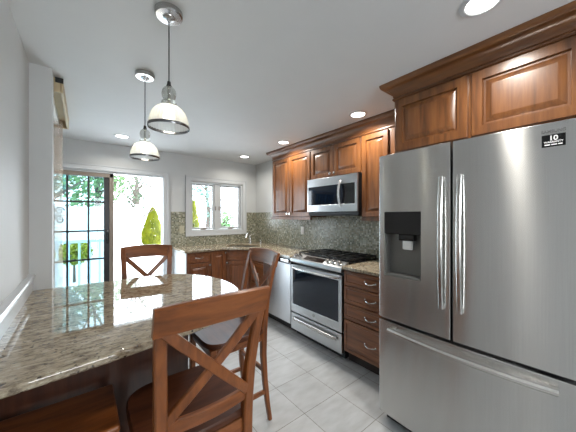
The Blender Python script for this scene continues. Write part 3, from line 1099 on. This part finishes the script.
# oven door
m = MB()
m.slab(rect(0.003, WR - 0.003, 0.275, 0.818), [rect(0.030, WR - 0.045, 0.365, 0.765)], -0.04, 0.0, Fr, 0.004)
od = m.build('oven_door', 'steel_light', rg, 30)
MB().fbox(Fr, 0.028, WR - 0.043, 0.363, 0.767, -0.035, -0.003).build('oven_window', 'ovenglass', od, 0)
m = MB()
pts = [(RX - 0.008 - 0.044 * min(1, math.sin(PI * i / 20) ** 0.35 * 1.0), RY1 - 0.025 - (WR - 0.05) * i / 20, 0.793) for i in range(21)]
m.tube(pts, 0.013, 10)
m.build('handle', 'handle', od)
G = Fr @ Matrix.Translation((WR / 2, 0.33, 0.0))
m = MB(); m.lathe([(0.013, 0.0), (0.017, 0.0), (0.017, 0.002), (0.013, 0.002), (0.013, 0)], n=24, F=G)
em = m.build('emblem', 'handle', od)
text_mesh('lettering', 'GE', 0.016, G @ Matrix.Translation((0, 0, 0.001)), 'gray', em, 0.0006)
# storage drawer
m = MB(); m.fbox(Fr, 0.003, WR - 0.003, 0.072, 0.262, -0.04, 0.0, 0.005); sd = m.build('storage_drawer', 'steel_light', rg, 30)
m = MB()
m.bar([(RX - 0.010, RY1 - 0.06, 0.205), (RX - 0.026, RY1 - 0.09, 0.205), (RX - 0.026, RY0 + 0.09, 0.205), (RX - 0.010, RY0 + 0.06, 0.205)], 0.036, 0.014, (0, 0, 1), 0.005)
m.build('handle', 'nickel', sd)
# sloped control panel
m = MB()
prof = [(0.035, 0.848), (-0.004, 0.848), (-0.012, 0.862), (-0.010, 0.893), (0.085, 0.936), (0.10, 0.936), (0.10, 0.848)]
t_ = bmesh.new()
ra = [t_.verts.new((RX + a, RY1 - 0.001, z)) for a, z in prof]
rb = [t_.verts.new((RX + a, RY0 + 0.001, z)) for a, z in prof]
for i in range(len(prof)):
    j = (i + 1) % len(prof)
    t_.faces.new((ra[i], ra[j], rb[j], rb[i]))
t_.faces.new(ra[::-1]); t_.faces.new(rb)
bmesh.ops.recalc_face_normals(t_, faces=t_.faces[:])
m.merge(t_)
cp = m.build('control_panel', 'steel_light', rg, 0)
sl = math.atan2(0.936 - 0.893, 0.095)
nrm = Vector((-math.sin(sl), 0, math.cos(sl)))
up = Vector((math.cos(sl), 0, math.sin(sl)))
Fc = frame((RX - 0.010, RY1, 0.893), (0, -1, 0), up, nrm)
m = MB(); m.fbox(Fc, 0.20, 0.50, 0.018, 0.092, -0.001, 0.0015); m.build('display', 'black', cp, 0)
for u in (0.055, 0.125, 0.555, 0.63, 0.705):
    m = MB()
    G = Fc @ Matrix.Translation((u, 0.055, 0.0))
    m.lathe([(0, 0), (0.026, 0), (0.026, 0.006), (0.021, 0.009), (0.019, 0.030), (0.017, 0.033), (0, 0.034)], n=20, F=G)
    m.build('knob', 'nickel', cp)
    kb = MB(); kb.fbox(Fc, u - 0.003, u + 0.003, 0.037, 0.073, 0.033, 0.037, 0.001)
    kb.build('knob_pointer', 'matte', cp, 0)
# cooktop, burners, grates
m = MB(); m.box(RX + 0.10, XR - 0.03, RY0 + 0.001, RY1 - 0.001, 0.905, 0.922, 0.003); m.build('cooktop', 'black', rg, 0)
for bx, by in ((2.15, 1.73), (2.41, 1.73), (2.28, 1.97), (2.15, 2.22), (2.41, 2.22)):
    m = MB(); m.lathe([(0, 0.922), (0.05, 0.922), (0.05, 0.930), (0.034, 0.932), (0.034, 0.940), (0, 0.942)], (bx, by, 0), 20)
    m.build('burner', 'iron', rg)
for k in range(3):
    ya = RY0 + 0.012 + k * 0.2475
    yb = ya + 0.243
    m = MB()
    xa, xb = RX + 0.115, XR - 0.05
    gz = 0.957
    b = 0.006
    for yy in (ya + b, yb - b, (ya + yb) / 2):
        m.box(xa, xb, yy - b, yy + b, gz - 0.014, gz, 0.002)
    for i in range(5):
        xx = xa + b + (xb - xa - 2 * b) * i / 4
        m.box(xx - b, xx + b, ya, yb, gz - 0.014, gz, 0.002)
    for xx in (xa + b, xb - b):
        for yy in (ya + b, yb - b):
            m.box(xx - b, xx + b, yy - b, yy + b, 0.9215, gz - 0.012)
    m.build('grate', 'iron', rg, 0)

# ------------------------------------------------------------------ dishwasher
dw = thing('dishwasher', 'stainless dishwasher left of the range', 'dishwasher', (2.2, 2.665, 0))
MB().box(1.965, XR - 0.05, 2.368, 2.962, 0.10, 0.880).build('body', 'matte', dw, 0)
MB().box(2.0, XR - 0.08, 2.37, 2.96, 0.001, 0.10).build('toe_kick', 'matte', dw, 0)
m = MB(); m.box(1.925, 1.965, 2.370, 2.960, 0.105, 0.808, 0.005); dwd = m.build('door', 'steel_light', dw, 30)
m = MB(); m.box(1.93, 1.965, 2.370, 2.960, 0.812, 0.880, 0.004); cpn = m.build('control_panel', 'black', dw, 30)
m = MB(); m.box(1.912, 1.931, 2.40, 2.56, 0.826, 0.862, 0.006); m.build('latch_handle', 'handle', cpn)

# ------------------------------------------------------------------ microwave
mw = thing('microwave', 'stainless over-range microwave with black glass door', 'microwave', (2.35, 2.0, 1.43))
MX = 2.195
MY1, MY0 = 2.372, 1.622
Fm = FR(MX, MY1)
WM = MY1 - MY0
MB().box(MX + 0.022, XR - 0.012, MY0, MY1, 1.400, 1.832, 0.003).build('body', 'matte', mw, 0)
m = MB(); m.slab(rect(0, WM, 1.435, 1.830), [rect(0.02, WM - 0.032, 1.515, 1.735)], -0.022, 0, Fm, 0.003)
md = m.build('door', 'steel_light', mw, 30)
MB().fbox(Fm, 0.019, WM - 0.031, 1.514, 1.736, -0.018, -0.002).build('window', 'ovenglass', md, 0)
MB().fbox(Fm, WM - 0.19, WM - 0.033, 1.518, 1.732, -0.004, -0.0012).build('keypad', 'black', md, 0)
m = MB()
pts = [Fm @ Vector((WM - 0.215, 1.487 + 0.285 * i / 12, 0.008 + 0.036 * math.sin(PI * i / 12) ** 0.8)) for i in range(13)]
m.bar(pts, 0.030, 0.014, (0, 1, 0), 0.005)
m.build('handle', 'handle', md)
MB().box(MX + 0.03, XR - 0.05, MY0 + 0.02, MY1 - 0.02, 1.388, 1.4005).build('vent_grille', 'matte', mw, 0)

# ------------------------------------------------------------------ peninsula
def tabletop_outline():
    pts = [(XL + 0.001, 1.022), (0.05, 1.058), (0.30, 1.095)]
    ctl = [(0.30, 1.095), (0.46, 1.135), (0.62, 1.235), (0.72, 1.345), (0.785, 1.475), (0.815, 1.62), (0.815, 1.78), (0.79, 1.92), (0.745, 2.04), (0.67, 2.15), (0.58, 2.225), (0.47, 2.265), (0.35, 2.279)]
    # smooth with Catmull-Rom
    out = pts[:2]
    for i in range(len(ctl) - 1):
        p0, p1, p2, p3 = [Vector(ctl[max(0, min(len(ctl) - 1, i + k))]) for k in (-1, 0, 1, 2)]
        for s in range(4):
            t = s / 4
            q = 0.5 * ((2 * p1) + (-p0 + p2) * t + (2 * p0 - 5 * p1 + 4 * p2 - p3) * t * t + (-p0 + 3 * p1 - 3 * p2 + p3) * t ** 3)
            out.append((q.x, q.y))
    out += [(0.35, 2.279), (XL + 0.001, 2.279)]
    return out
m = MB(); m.slab(tabletop_outline(), [], 0.884, TT, None, 0.010)
tag(m.build('granite_tabletop', 'granite', smooth=30), 'glossy beige granite peninsula tabletop with rounded end', 'tabletop')
c = thing('peninsula_cabinet', 'dark wood base cabinet under the granite peninsula', 'cabinet', (0.1, 1.75, 0))
MB().box(XL + 0.001, 0.45, 1.44, 1.90, 0.10, 0.8835).build('carcass', 'tabledark', c, 0)
MB().box(XL + 0.002, 0.40, 1.50, 1.88, 0.001, 0.10).build('toe_kick', 'kick', c, 0)

# ------------------------------------------------------------------ stools
def make_stool():
    t = thing('bar_stool', '', 'stool', group='wooden counter stools')
    SW, SD, SZ = 0.215, 0.205, 0.635
    # seat: rounded-square slab with dished top
    m = MB()
    out = []
    n = 40
    tb = bmesh.new()
    def sq(a, hw, hd, e=4.5):
        c, s = math.cos(a), math.sin(a)
        return (hw * math.copysign(abs(c) ** (2 / e), c), hd * math.copysign(abs(s) ** (2 / e), s))
    rings = []
    for f, z in ((0.93, SZ - 0.034), (1.0, SZ - 0.026), (1.0, SZ - 0.008), (0.97, SZ), (0.85, SZ - 0.003), (0.55, SZ - 0.009), (0.2, SZ - 0.011)):
        rings.append([tb.verts.new((*sq(2 * PI * i / n, SW * f, SD * f), z)) for i in range(n)])
    tb.faces.new(rings[0][::-1])
    for a, b in zip(rings, rings[1:]):
        for i in range(n):
            tb.faces.new((a[i], a[(i + 1) % n], b[(i + 1) % n], b[i]))
    tb.faces.new(rings[-1])
    m.merge(tb)
    m.build('seat', 'seat', t, 40)
    PX = 0.173
    for s in (-1, 1):
        m = MB()
        zs = [0.0, 0.12, 0.28, 0.45, 0.60, 0.70, 0.82, 0.95, 1.05, 1.112]
        ys = [-0.240, -0.222, -0.205, -0.197, -0.200, -0.208, -0.223, -0.250, -0.278, -0.298]
        xs = [0.174, 0.170, 0.164, 0.158, 0.156, 0.156, 0.159, 0.166, 0.171, 0.175]
        ww = [0.028, 0.030, 0.033, 0.036, 0.038, 0.038, 0.038, 0.037, 0.036, 0.034]
        hh = [0.026, 0.030, 0.034, 0.038, 0.042, 0.040, 0.034, 0.028, 0.024, 0.020]
        m.bar([(s * x, y, z) for x, y, z in zip(xs, ys, zs)], ww, hh, (1, 0, 0), 0.005)
        m.build('back_post', 'stool', t)
        m = MB()
        m.bar([(s * 0.182, 0.176, 0.0), (s * 0.175, 0.168, 0.3), (s * 0.172, 0.165, 0.60)], [0.028, 0.034, 0.038], [0.028, 0.034, 0.038], (1, 0, 0), 0.005)
        m.build('leg', 'stool', t)
        m = MB()
        m.bar([(s * 0.167, -0.212, 0.20), (s * 0.178, 0.165, 0.20)], 0.020, 0.030, (1, 0, 0), 0.004)
        m.build('stretcher', 'stool_h', t)
        m = MB()
        m.bar([(s * 0.158, -0.19, 0.574), (s * 0.176, 0.160, 0.574)], 0.020, 0.056, (1, 0, 0), 0.003)
        m.build('apron', 'stool_h', t)
    m = MB(); m.bar([(-0.175, 0.168, 0.29), (0.175, 0.168, 0.29)], 0.030, 0.022, (0, 0, 1), 0.004); m.build('stretcher', 'stool_h', t)
    m = MB(); m.bar([(-0.160, -0.201, 0.34), (0.160, -0.201, 0.34)], 0.030, 0.020, (0, 0, 1), 0.004); m.build('stretcher', 'stool_h', t)
    for y in (-0.193, 0.164):
        m = MB(); m.bar([(-0.152, y, 0.574), (0.152, y, 0.574)], 0.056, 0.020, (0, 0, 1), 0.003); m.build('apron', 'stool_h', t)
    # curved top rail: a thin curved board between and over the posts
    def yb(x, z):
        return -0.200 - max(0, z - 0.62) ** 1.25 * 0.185 - 0.028 * (1 - (x / 0.2) ** 2)
    m = MB()
    tb = bmesh.new()
    N = 16
    rows = []
    for i in range(N + 1):
        x = -0.192 + 0.384 * i / N
        k = 1 - (x / 0.192) ** 2
        zt, zb_ = 1.126 + 0.012 * k, 1.032 + 0.010 * k
        th = 0.011
        ring = []
        for z, off in ((zb_, -th), (zb_ + 0.004, -th - 0.002), (zt - 0.005, -th - 0.002), (zt, -th + 0.004), (zt, th - 0.004), (zt - 0.005, th), (zb_, th)):
            ring.append(tb.verts.new((x, -0.284 - 0.024 * k - (z - 1.07) * 0.32 + off, z)))
        rows.append(ring)
    for a, b in zip(rows, rows[1:]):
        for k in range(7):
            tb.faces.new((a[k], a[(k + 1) % 7], b[(k + 1) % 7], b[k]))
    tb.faces.new(rows[0][::-1]); tb.faces.new(rows[-1])
    bmesh.ops.recalc_face_normals(tb, faces=tb.faces[:])
    m.merge(tb)
    m.build('top_rail', 'stool_h', t, 40)
    # lower back rail, curved
    m = MB()
    pts = [(-0.156 + 0.312 * i / 10, -0.207 - 0.020 * (1 - ((-0.156 + 0.312 * i / 10) / 0.156) ** 2), 0.705) for i in range(11)]
    m.bar(pts, 0.045, 0.020, (0, 0, 1), 0.004)
    m.build('lower_rail', 'stool_h', t)
    # X braces
    for s in (-1, 1):
        pts = []
        for i in range(11):
            a = i / 10
            x = s * (-0.146 + 0.306 * a)
            z = 0.722 + (1.045 - 0.722) * a
            yy = -0.2085 - (z - 0.70) * 0.14 - 0.14 * max(0, z - 0.78) ** 1.4 - 0.021 * (1 - (x / 0.17) ** 2) + (0.004 * s)
            pts.append((x, yy, z))
        m = MB(); m.bar(pts, 0.016, 0.034, (0, 1, 0), 0.003)
        m.build('cross_brace', 'stool', t)
    return t

stool = make_stool()
stool.location = (0.347, 1.096, 0)
stool['label'] = 'nearest wooden X-back bar stool, seen from behind in front of granite'
s2 = copy_tree(stool)
s2.location = (0.760, 1.63, 0)
s2.rotation_euler = (0, 0, R(90))
s2['label'] = 'wooden X-back bar stool at rounded granite end facing left, beside dishwasher'
s3 = copy_tree(stool)
s3.location = (0.385, 2.175, 0)
s3.rotation_euler = (0, 0, R(171))
s3['label'] = 'wooden X-back bar stool on far side of granite by the open door'

# backless stool near the left wall
t = thing('backless_stool', 'backless wooden stool tucked under granite beside left wall', 'stool', (-0.07, 1.24, 0))
m = MB(); m.box(-0.250, 0.106, 1.095, 1.395, 0.608, 0.637, 0.010, 3); m.build('seat', 'stool_h', t, 40)
for x in (-0.222, 0.080):
    for y in (1.125, 1.365):
        m = MB(); m.bar([(x, y, 0.0), (x, y, 0.609)], [0.030, 0.036], [0.030, 0.036], (1, 0, 0), 0.004); m.build('leg', 'stool', t)
for y in (1.125, 1.365):
    m = MB(); m.bar([(-0.222, y, 0.25), (0.080, y, 0.25)], 0.030, 0.018, (0, 0, 1), 0.003); m.build('stretcher', 'stool_h', t)
for x in (-0.222, 0.080):
    m = MB(); m.bar([(x, 1.125, 0.32), (x, 1.365, 0.32)], 0.018, 0.030, (1, 0, 0), 0.003); m.build('stretcher', 'stool_h', t)

# ------------------------------------------------------------------ pendants
def make_pendant():
    """local origin on the ceiling; hangs down"""
    t = thing('pendant_light', '', 'pendant light', group='glass pendant lamps')
    m = MB(); m.lathe([(0, 0), (0.066, 0), (0.066, -0.020), (0.060, -0.026), (0.030, -0.028), (0.028, -0.032), (0.012, -0.036), (0.008, -0.048), (0, -0.048)], n=36)
    m.build('canopy', 'nickel', t)
    m = MB(); m.tube([(0, 0, -0.005), (0, 0, -0.335)], 0.0032, 8); m.build('cord', 'cordm', t)
    m = MB(); m.lathe([(0, -0.318), (0.008, -0.320), (0.010, -0.334), (0.013, -0.340), (0.010, -0.345), (0, -0.345)], n=20); m.build('socket_cap', 'cordm', t)
    m = MB()
    pr = [(0.008, -0.345)]
    for i in range(1, 12):
        a = PI * i / 12
        pr.append((0.008 + 0.027 * math.sin(a), -0.378 + 0.034 * math.cos(a)))
    pr += [(0.018, -0.411)]
    m.lathe(pr, n=32); m.build('glass_ball', 'clear', t)
    m = MB(); m.tube([(0, 0, -0.345), (0, 0, -0.43)], 0.007, 10); m.build('stem', 'chrome', t)
    m = MB(); m.lathe([(0.018, -0.411), (0.033, -0.413), (0.037, -0.419), (0.037, -0.424), (0.030, -0.430), (0.033, -0.436)], n=32); m.build('glass_collar', 'clear', t)
    m = MB()
    pr = [(0.034, -0.434), (0.050, -0.441), (0.066, -0.453), (0.078, -0.468), (0.087, -0.488), (0.093, -0.508), (0.0965, -0.530)]
    m.lathe(pr, n=144, ripple=36, amp=0.0012); m.build('shade', 'shade', t, 60)
    m = MB(); m.lathe([(0.0965, -0.528), (0.0995, -0.528), (0.1005, -0.532), (0.1005, -0.538), (0.0985, -0.541), (0.0955, -0.538), (0.0965, -0.528)], n=48); m.build('rim_band', 'darkchrome', t)
    m = MB(); m.lathe([(0, -0.43), (0.013, -0.432), (0.014, -0.452), (0.024, -0.468), (0.028, -0.485), (0.022, -0.503), (0, -0.511)], n=20); m.build('bulb', 'bulb', t)
    for ch in t.children:
        ch.data.transform(Matrix.Diagonal((0.92, 0.92, 1, 1)))
        if ch.name.split('.')[0] != 'canopy':
            ch.location.z -= 0.010
    return t
pn = make_pendant()
pn.location = (0.319, 1.305, CZ - 0.0005)
pn['label'] = 'nearer clear glass pendant lamp above the granite, larger in view'
p2 = copy_tree(pn)
p2.location = (0.331, 1.977, CZ - 0.0005)
for ch in p2.children:
    if ch.name.split('.')[0] != 'canopy':
        ch.location.z -= 0.022
p2['label'] = 'farther clear glass pendant lamp, in front of the patio door wall'

# ------------------------------------------------------------------ recessed ceiling lamps
def make_down():
    t = thing('recessed_light', '', 'ceiling light', group='recessed ceiling lamps')
    m = MB(); m.lathe([(0.062, 0), (0.085, 0), (0.086, -0.003), (0.080, -0.007), (0.066, -0.009), (0.062, -0.005), (0.062, 0)], n=40); m.build('trim_ring', 'white', t)
    m = MB(); m.lathe([(0, -0.002), (0.0625, -0.002), (0.0625, -0.0045), (0, -0.0055)], n=32); m.build('lens', 'lens', t)
    return t
dlp = make_down()
spots = [((0.37, 3.68), 'round recessed ceiling lamp in front of the patio door'),
         ((2.05, 3.71), 'round recessed ceiling lamp in the far corner by the window'),
         ((2.05, 2.67), 'round recessed ceiling lamp nearest the left wall cabinet'),
         ((2.04, 1.50), 'round recessed ceiling lamp just left of the refrigerator cabinet'),
         ((1.41, 0.366), 'round recessed ceiling lamp nearest the viewer at the top edge')]
for i, ((x, y), lab) in enumerate(spots):
    o = dlp if i == 0 else copy_tree(dlp)
    o.location = (x, y, CZ - 0.0005)
    o['label'] = lab
    area_light('downlight', (x, y, CZ - 0.012), (0, 0, 0), 0.11, 0.11, DOWNLIGHT_W * (0.4 if y > 3 else (0.8 if y < 1 else 1.0)), DOWN_COL, 150, shape='DISK')

# ------------------------------------------------------------------ vertical blind beyond the wall return
t = thing('vertical_blind', 'tan vertical blind with valance beyond the short wall', 'blind', (-0.2, 3.0, 0))
m = MB()
m.box(-0.125, -0.108, 2.41, 3.39, 2.25, CZ - 0.0006, 0.004)
m.box(XL2 + 0.001, -0.125, 2.41, 2.425, 2.25, CZ - 0.0006, 0.003)
m.box(XL2 + 0.001, -0.125, 3.375, 3.39, 2.25, CZ - 0.0006, 0.003)
m.box(XL2 + 0.001, -0.125, 2.425, 3.375, 2.325, CZ - 0.0006, 0.003)
m.build('valance', 'valance', t, 0)
MB().box(-0.150, -0.106, 2.400, 2.4095, 2.315, CZ - 0.0006, 0.002).build('end_bracket', 'matte', t, 0)
m = MB(); m.box(-0.22, -0.18, 2.43, 3.37, 2.275, 2.3245); m.build('head_rail', 'plastic', t, 0)
for i in range(6):
    y = 3.16 + i * 0.036
    m = MB(); m.box(-0.245, -0.150, y, y + 0.0018, 0.03, 2.276, 0, mat=None)
    m.build('vane', 'vane', t, 0)

# ------------------------------------------------------------------ outside
struct(MB().box(-25, 30, YB + T + 0.002, 45, -0.25, -0.12).build('ground', 'ground', smooth=0), 'pale bright yard outside the door', 'ground')

def foliage(m, c, rad, n, size, squash=(1, 1, 1), shell=0.35):
    t_ = bmesh.new()
    for _ in range(n):
        while True:
            p_ = Vector((random.uniform(-1, 1), random.uniform(-1, 1), random.uniform(-1, 1)))
            if shell < p_.length <= 1:
                break
        p_ = Vector((p_.x * rad * squash[0], p_.y * rad * squash[1], p_.z * rad * squash[2])) + Vector(c)
        a = Vector((random.gauss(0, 1), random.gauss(0, 1), random.gauss(0, 1))).normalized()
        b = a.orthogonal().normalized()
        c2 = a.cross(b)
        s = size * random.uniform(0.6, 1.3)
        vs = [t_.verts.new(p_ + b * s), t_.verts.new(p_ + c2 * s * 0.5), t_.verts.new(p_ - b * s), t_.verts.new(p_ - c2 * s * 0.5)]
        t_.faces.new(vs)
    m.merge(t_)

def tree(label, x, y, h, r, n, size, leaf, cz=None, squash=(1, 1, 1.2), blobs=6, zlow=0.3):
    t = thing('tree', label, 'tree', (x, y, -0.12), 'trees outside')
    m = MB()
    m.tube([(x, y, -0.12), (x + 0.1, y, h * 0.35), (x - 0.05, y + 0.05, h * 0.7), (x, y, h * 0.9)], [0.16, 0.12, 0.07, 0.02], 8)
    for k in range(6):
        a = k * 1.05
        z = h * (0.35 + 0.08 * k)
        m.tube([(x, y, z), (x + math.cos(a) * r * 0.5, y + math.sin(a) * r * 0.5, z + h * 0.12), (x + math.cos(a) * r * 0.9, y + math.sin(a) * r * 0.9, z + h * 0.2)], [0.05, 0.03, 0.01], 6)
    m.build('trunk', 'bark', t)
    m = MB()
    for k in range(blobs):
        a = random.uniform(0, 2 * PI)
        q = random.uniform(0, r * 0.6)
        foliage(m, (x + math.cos(a) * q, y + math.sin(a) * q, h * random.uniform(zlow, 0.9)), r * random.uniform(0.5, 0.8), n // blobs, size, squash, 0.1)
    m.build('crown', leaf, t, 0)
    return t

tree('dense blue-green tree seen through the left glass columns of the door', -0.9, 9.5, 4.6, 1.2, 2600, 0.09, 'leaf_blue')
tree('tall green tree seen through the middle glass columns of the door', 0.45, 14.5, 6.5, 1.7, 2200, 0.11, 'leaf')
tree('sparse pale tree seen through the open doorway beside the taupe edge', 2.75, 19.5, 7.4, 1.9, 1000, 0.10, 'leaf_pale', zlow=0.42)
tree('sparse dark-leaved young tree in the middle of the open doorway', 1.78, 12.6, 3.2, 0.85, 420, 0.06, 'leaf_pale', zlow=0.5)
tree('sparse pale tree seen through the left pane of the window', 5.2, 13.5, 4.6, 1.3, 1000, 0.08, 'leaf_blue')
tree('low bushy green tree at the foot of the right window pane', 5.0, 10.8, 1.5, 0.7, 900, 0.06, 'leaf', zlow=0.5, squash=(1, 1, 0.8))

def conifer(label, x, y, h, r, n, leaf):
    t = thing('shrub', label, 'shrub', (x, y, -0.12), 'yellow-green shrubs outside')
    m = MB(); m.tube([(x, y, -0.12), (x, y, h * 0.8)], [0.06, 0.02], 8); m.build('stem', 'bark', t)
    t_ = bmesh.new()
    for _ in range(n):
        f = random.random() ** 1.2
        z = f * h
        rr = r * (1 - f) ** 0.62 * min(1, 0.7 + 2 * f) * random.uniform(0.15, 1.0) ** 0.5
        a = random.uniform(0, 2 * PI)
        p_ = Vector((x + rr * math.cos(a), y + rr * math.sin(a), z))
        d_ = Vector((math.cos(a) * 0.6, math.sin(a) * 0.6, 1)).normalized()
        s_ = d_.orthogonal().normalized()
        s = random.uniform(0.04, 0.08)
        t_.faces.new([t_.verts.new(p_ + d_ * s), t_.verts.new(p_ + s_ * s * 0.4), t_.verts.new(p_ - d_ * s), t_.verts.new(p_ - s_ * s * 0.4)])
    m = MB(); m.merge(t_); m.build('foliage', leaf, t, 0)
conifer('yellow-green conical shrub seen through the open doorway', 2.72, 14.2, 1.80, 0.60, 6500, 'leaf_yellow')
conifer('tall yellow-green shrub at left edge of the window view', 3.52, 10.6, 2.0, 0.36, 3000, 'leaf_yellow')
t = thing('shrub', 'low round yellow-green shrub seen through the door glass grid', 'shrub', (-0.15, 7.6, -0.12), 'yellow-green shrubs outside')
m = MB(); m.tube([(-0.15, 7.6, -0.12), (-0.15, 7.6, 0.5)], [0.03, 0.015], 6); m.build('stem', 'bark', t)
m = MB(); foliage(m, (-0.15, 7.6, 0.55), 0.34, 1500, 0.04, (1, 1, 0.8), 0.0); m.build('foliage', 'leaf_yellow', t, 0)

# white fence in the yard
t = thing('fence', 'white board fence across the yard behind the patio door', 'fence', (-1.5, 8.2, -0.12))
m = MB()
for i in range(36):
    x = -4.2 + i * 0.15
    m.box(x, x + 0.143, 8.2, 8.22, -0.11, 1.62, 0.003)
m.build('board_panel', 'fence', t, 0)
m = MB(); m.box(-4.2, 1.2, 8.17, 8.2, 1.45, 1.54); m.box(-4.2, 1.2, 8.17, 8.2, 0.2, 0.29); m.build('rail', 'fence', t, 0)
for x in (-4.2, -2.4, -0.6, 1.2):
    m = MB(); m.box(x - 0.06, x + 0.06, 8.13, 8.25, -0.12, 1.70, 0.006); m.build('post', 'fence', t, 0)
# pale blue deck rail
t = thing('deck_rail', 'pale blue deck railing outside the glazed door panel', 'railing', (-0.6, 6.0, -0.12))
m = MB(); m.box(-2.2, 0.42, 5.98, 6.06, 0.90, 0.95, 0.004); m.box(-2.2, 0.42, 6.0, 6.04, 0.02, 0.07, 0.003); m.build('rail', 'deckblue', t, 0)
for i in range(18):
    x = -2.15 + i * 0.15
    m = MB(); m.box(x - 0.016, x + 0.016, 6.004, 6.036, 0.07, 0.90); m.build('baluster', 'deckblue', t, 0)
# wrought-iron scroll hanging outside the glass, left
t = thing('iron_scroll', 'black wrought-iron scroll ornament outside the left glass column', 'ornament', (-0.30, 4.62, -0.12))
m = MB()
for zc, sg in ((1.455, 1), (1.33, -1)):
    pts = []
    for i in range(28):
        a = i / 27 * 2.3 * 2 * PI / 1.6
        r_ = 0.012 + 0.040 * (1 - i / 27)
        pts.append((-0.245 + r_ * math.cos(a) * sg, 4.62, zc + r_ * math.sin(a)))
    m.tube(pts, 0.008, 6)
m.build('scroll', 'matte', t)
m = MB(); m.tube([(-0.30, 4.62, -0.12), (-0.30, 4.62, 1.55)], 0.008, 8); m.tube([(-0.30, 4.62, 1.395), (-0.19, 4.62, 1.395)], 0.006, 6); m.build('stake', 'matte', t)
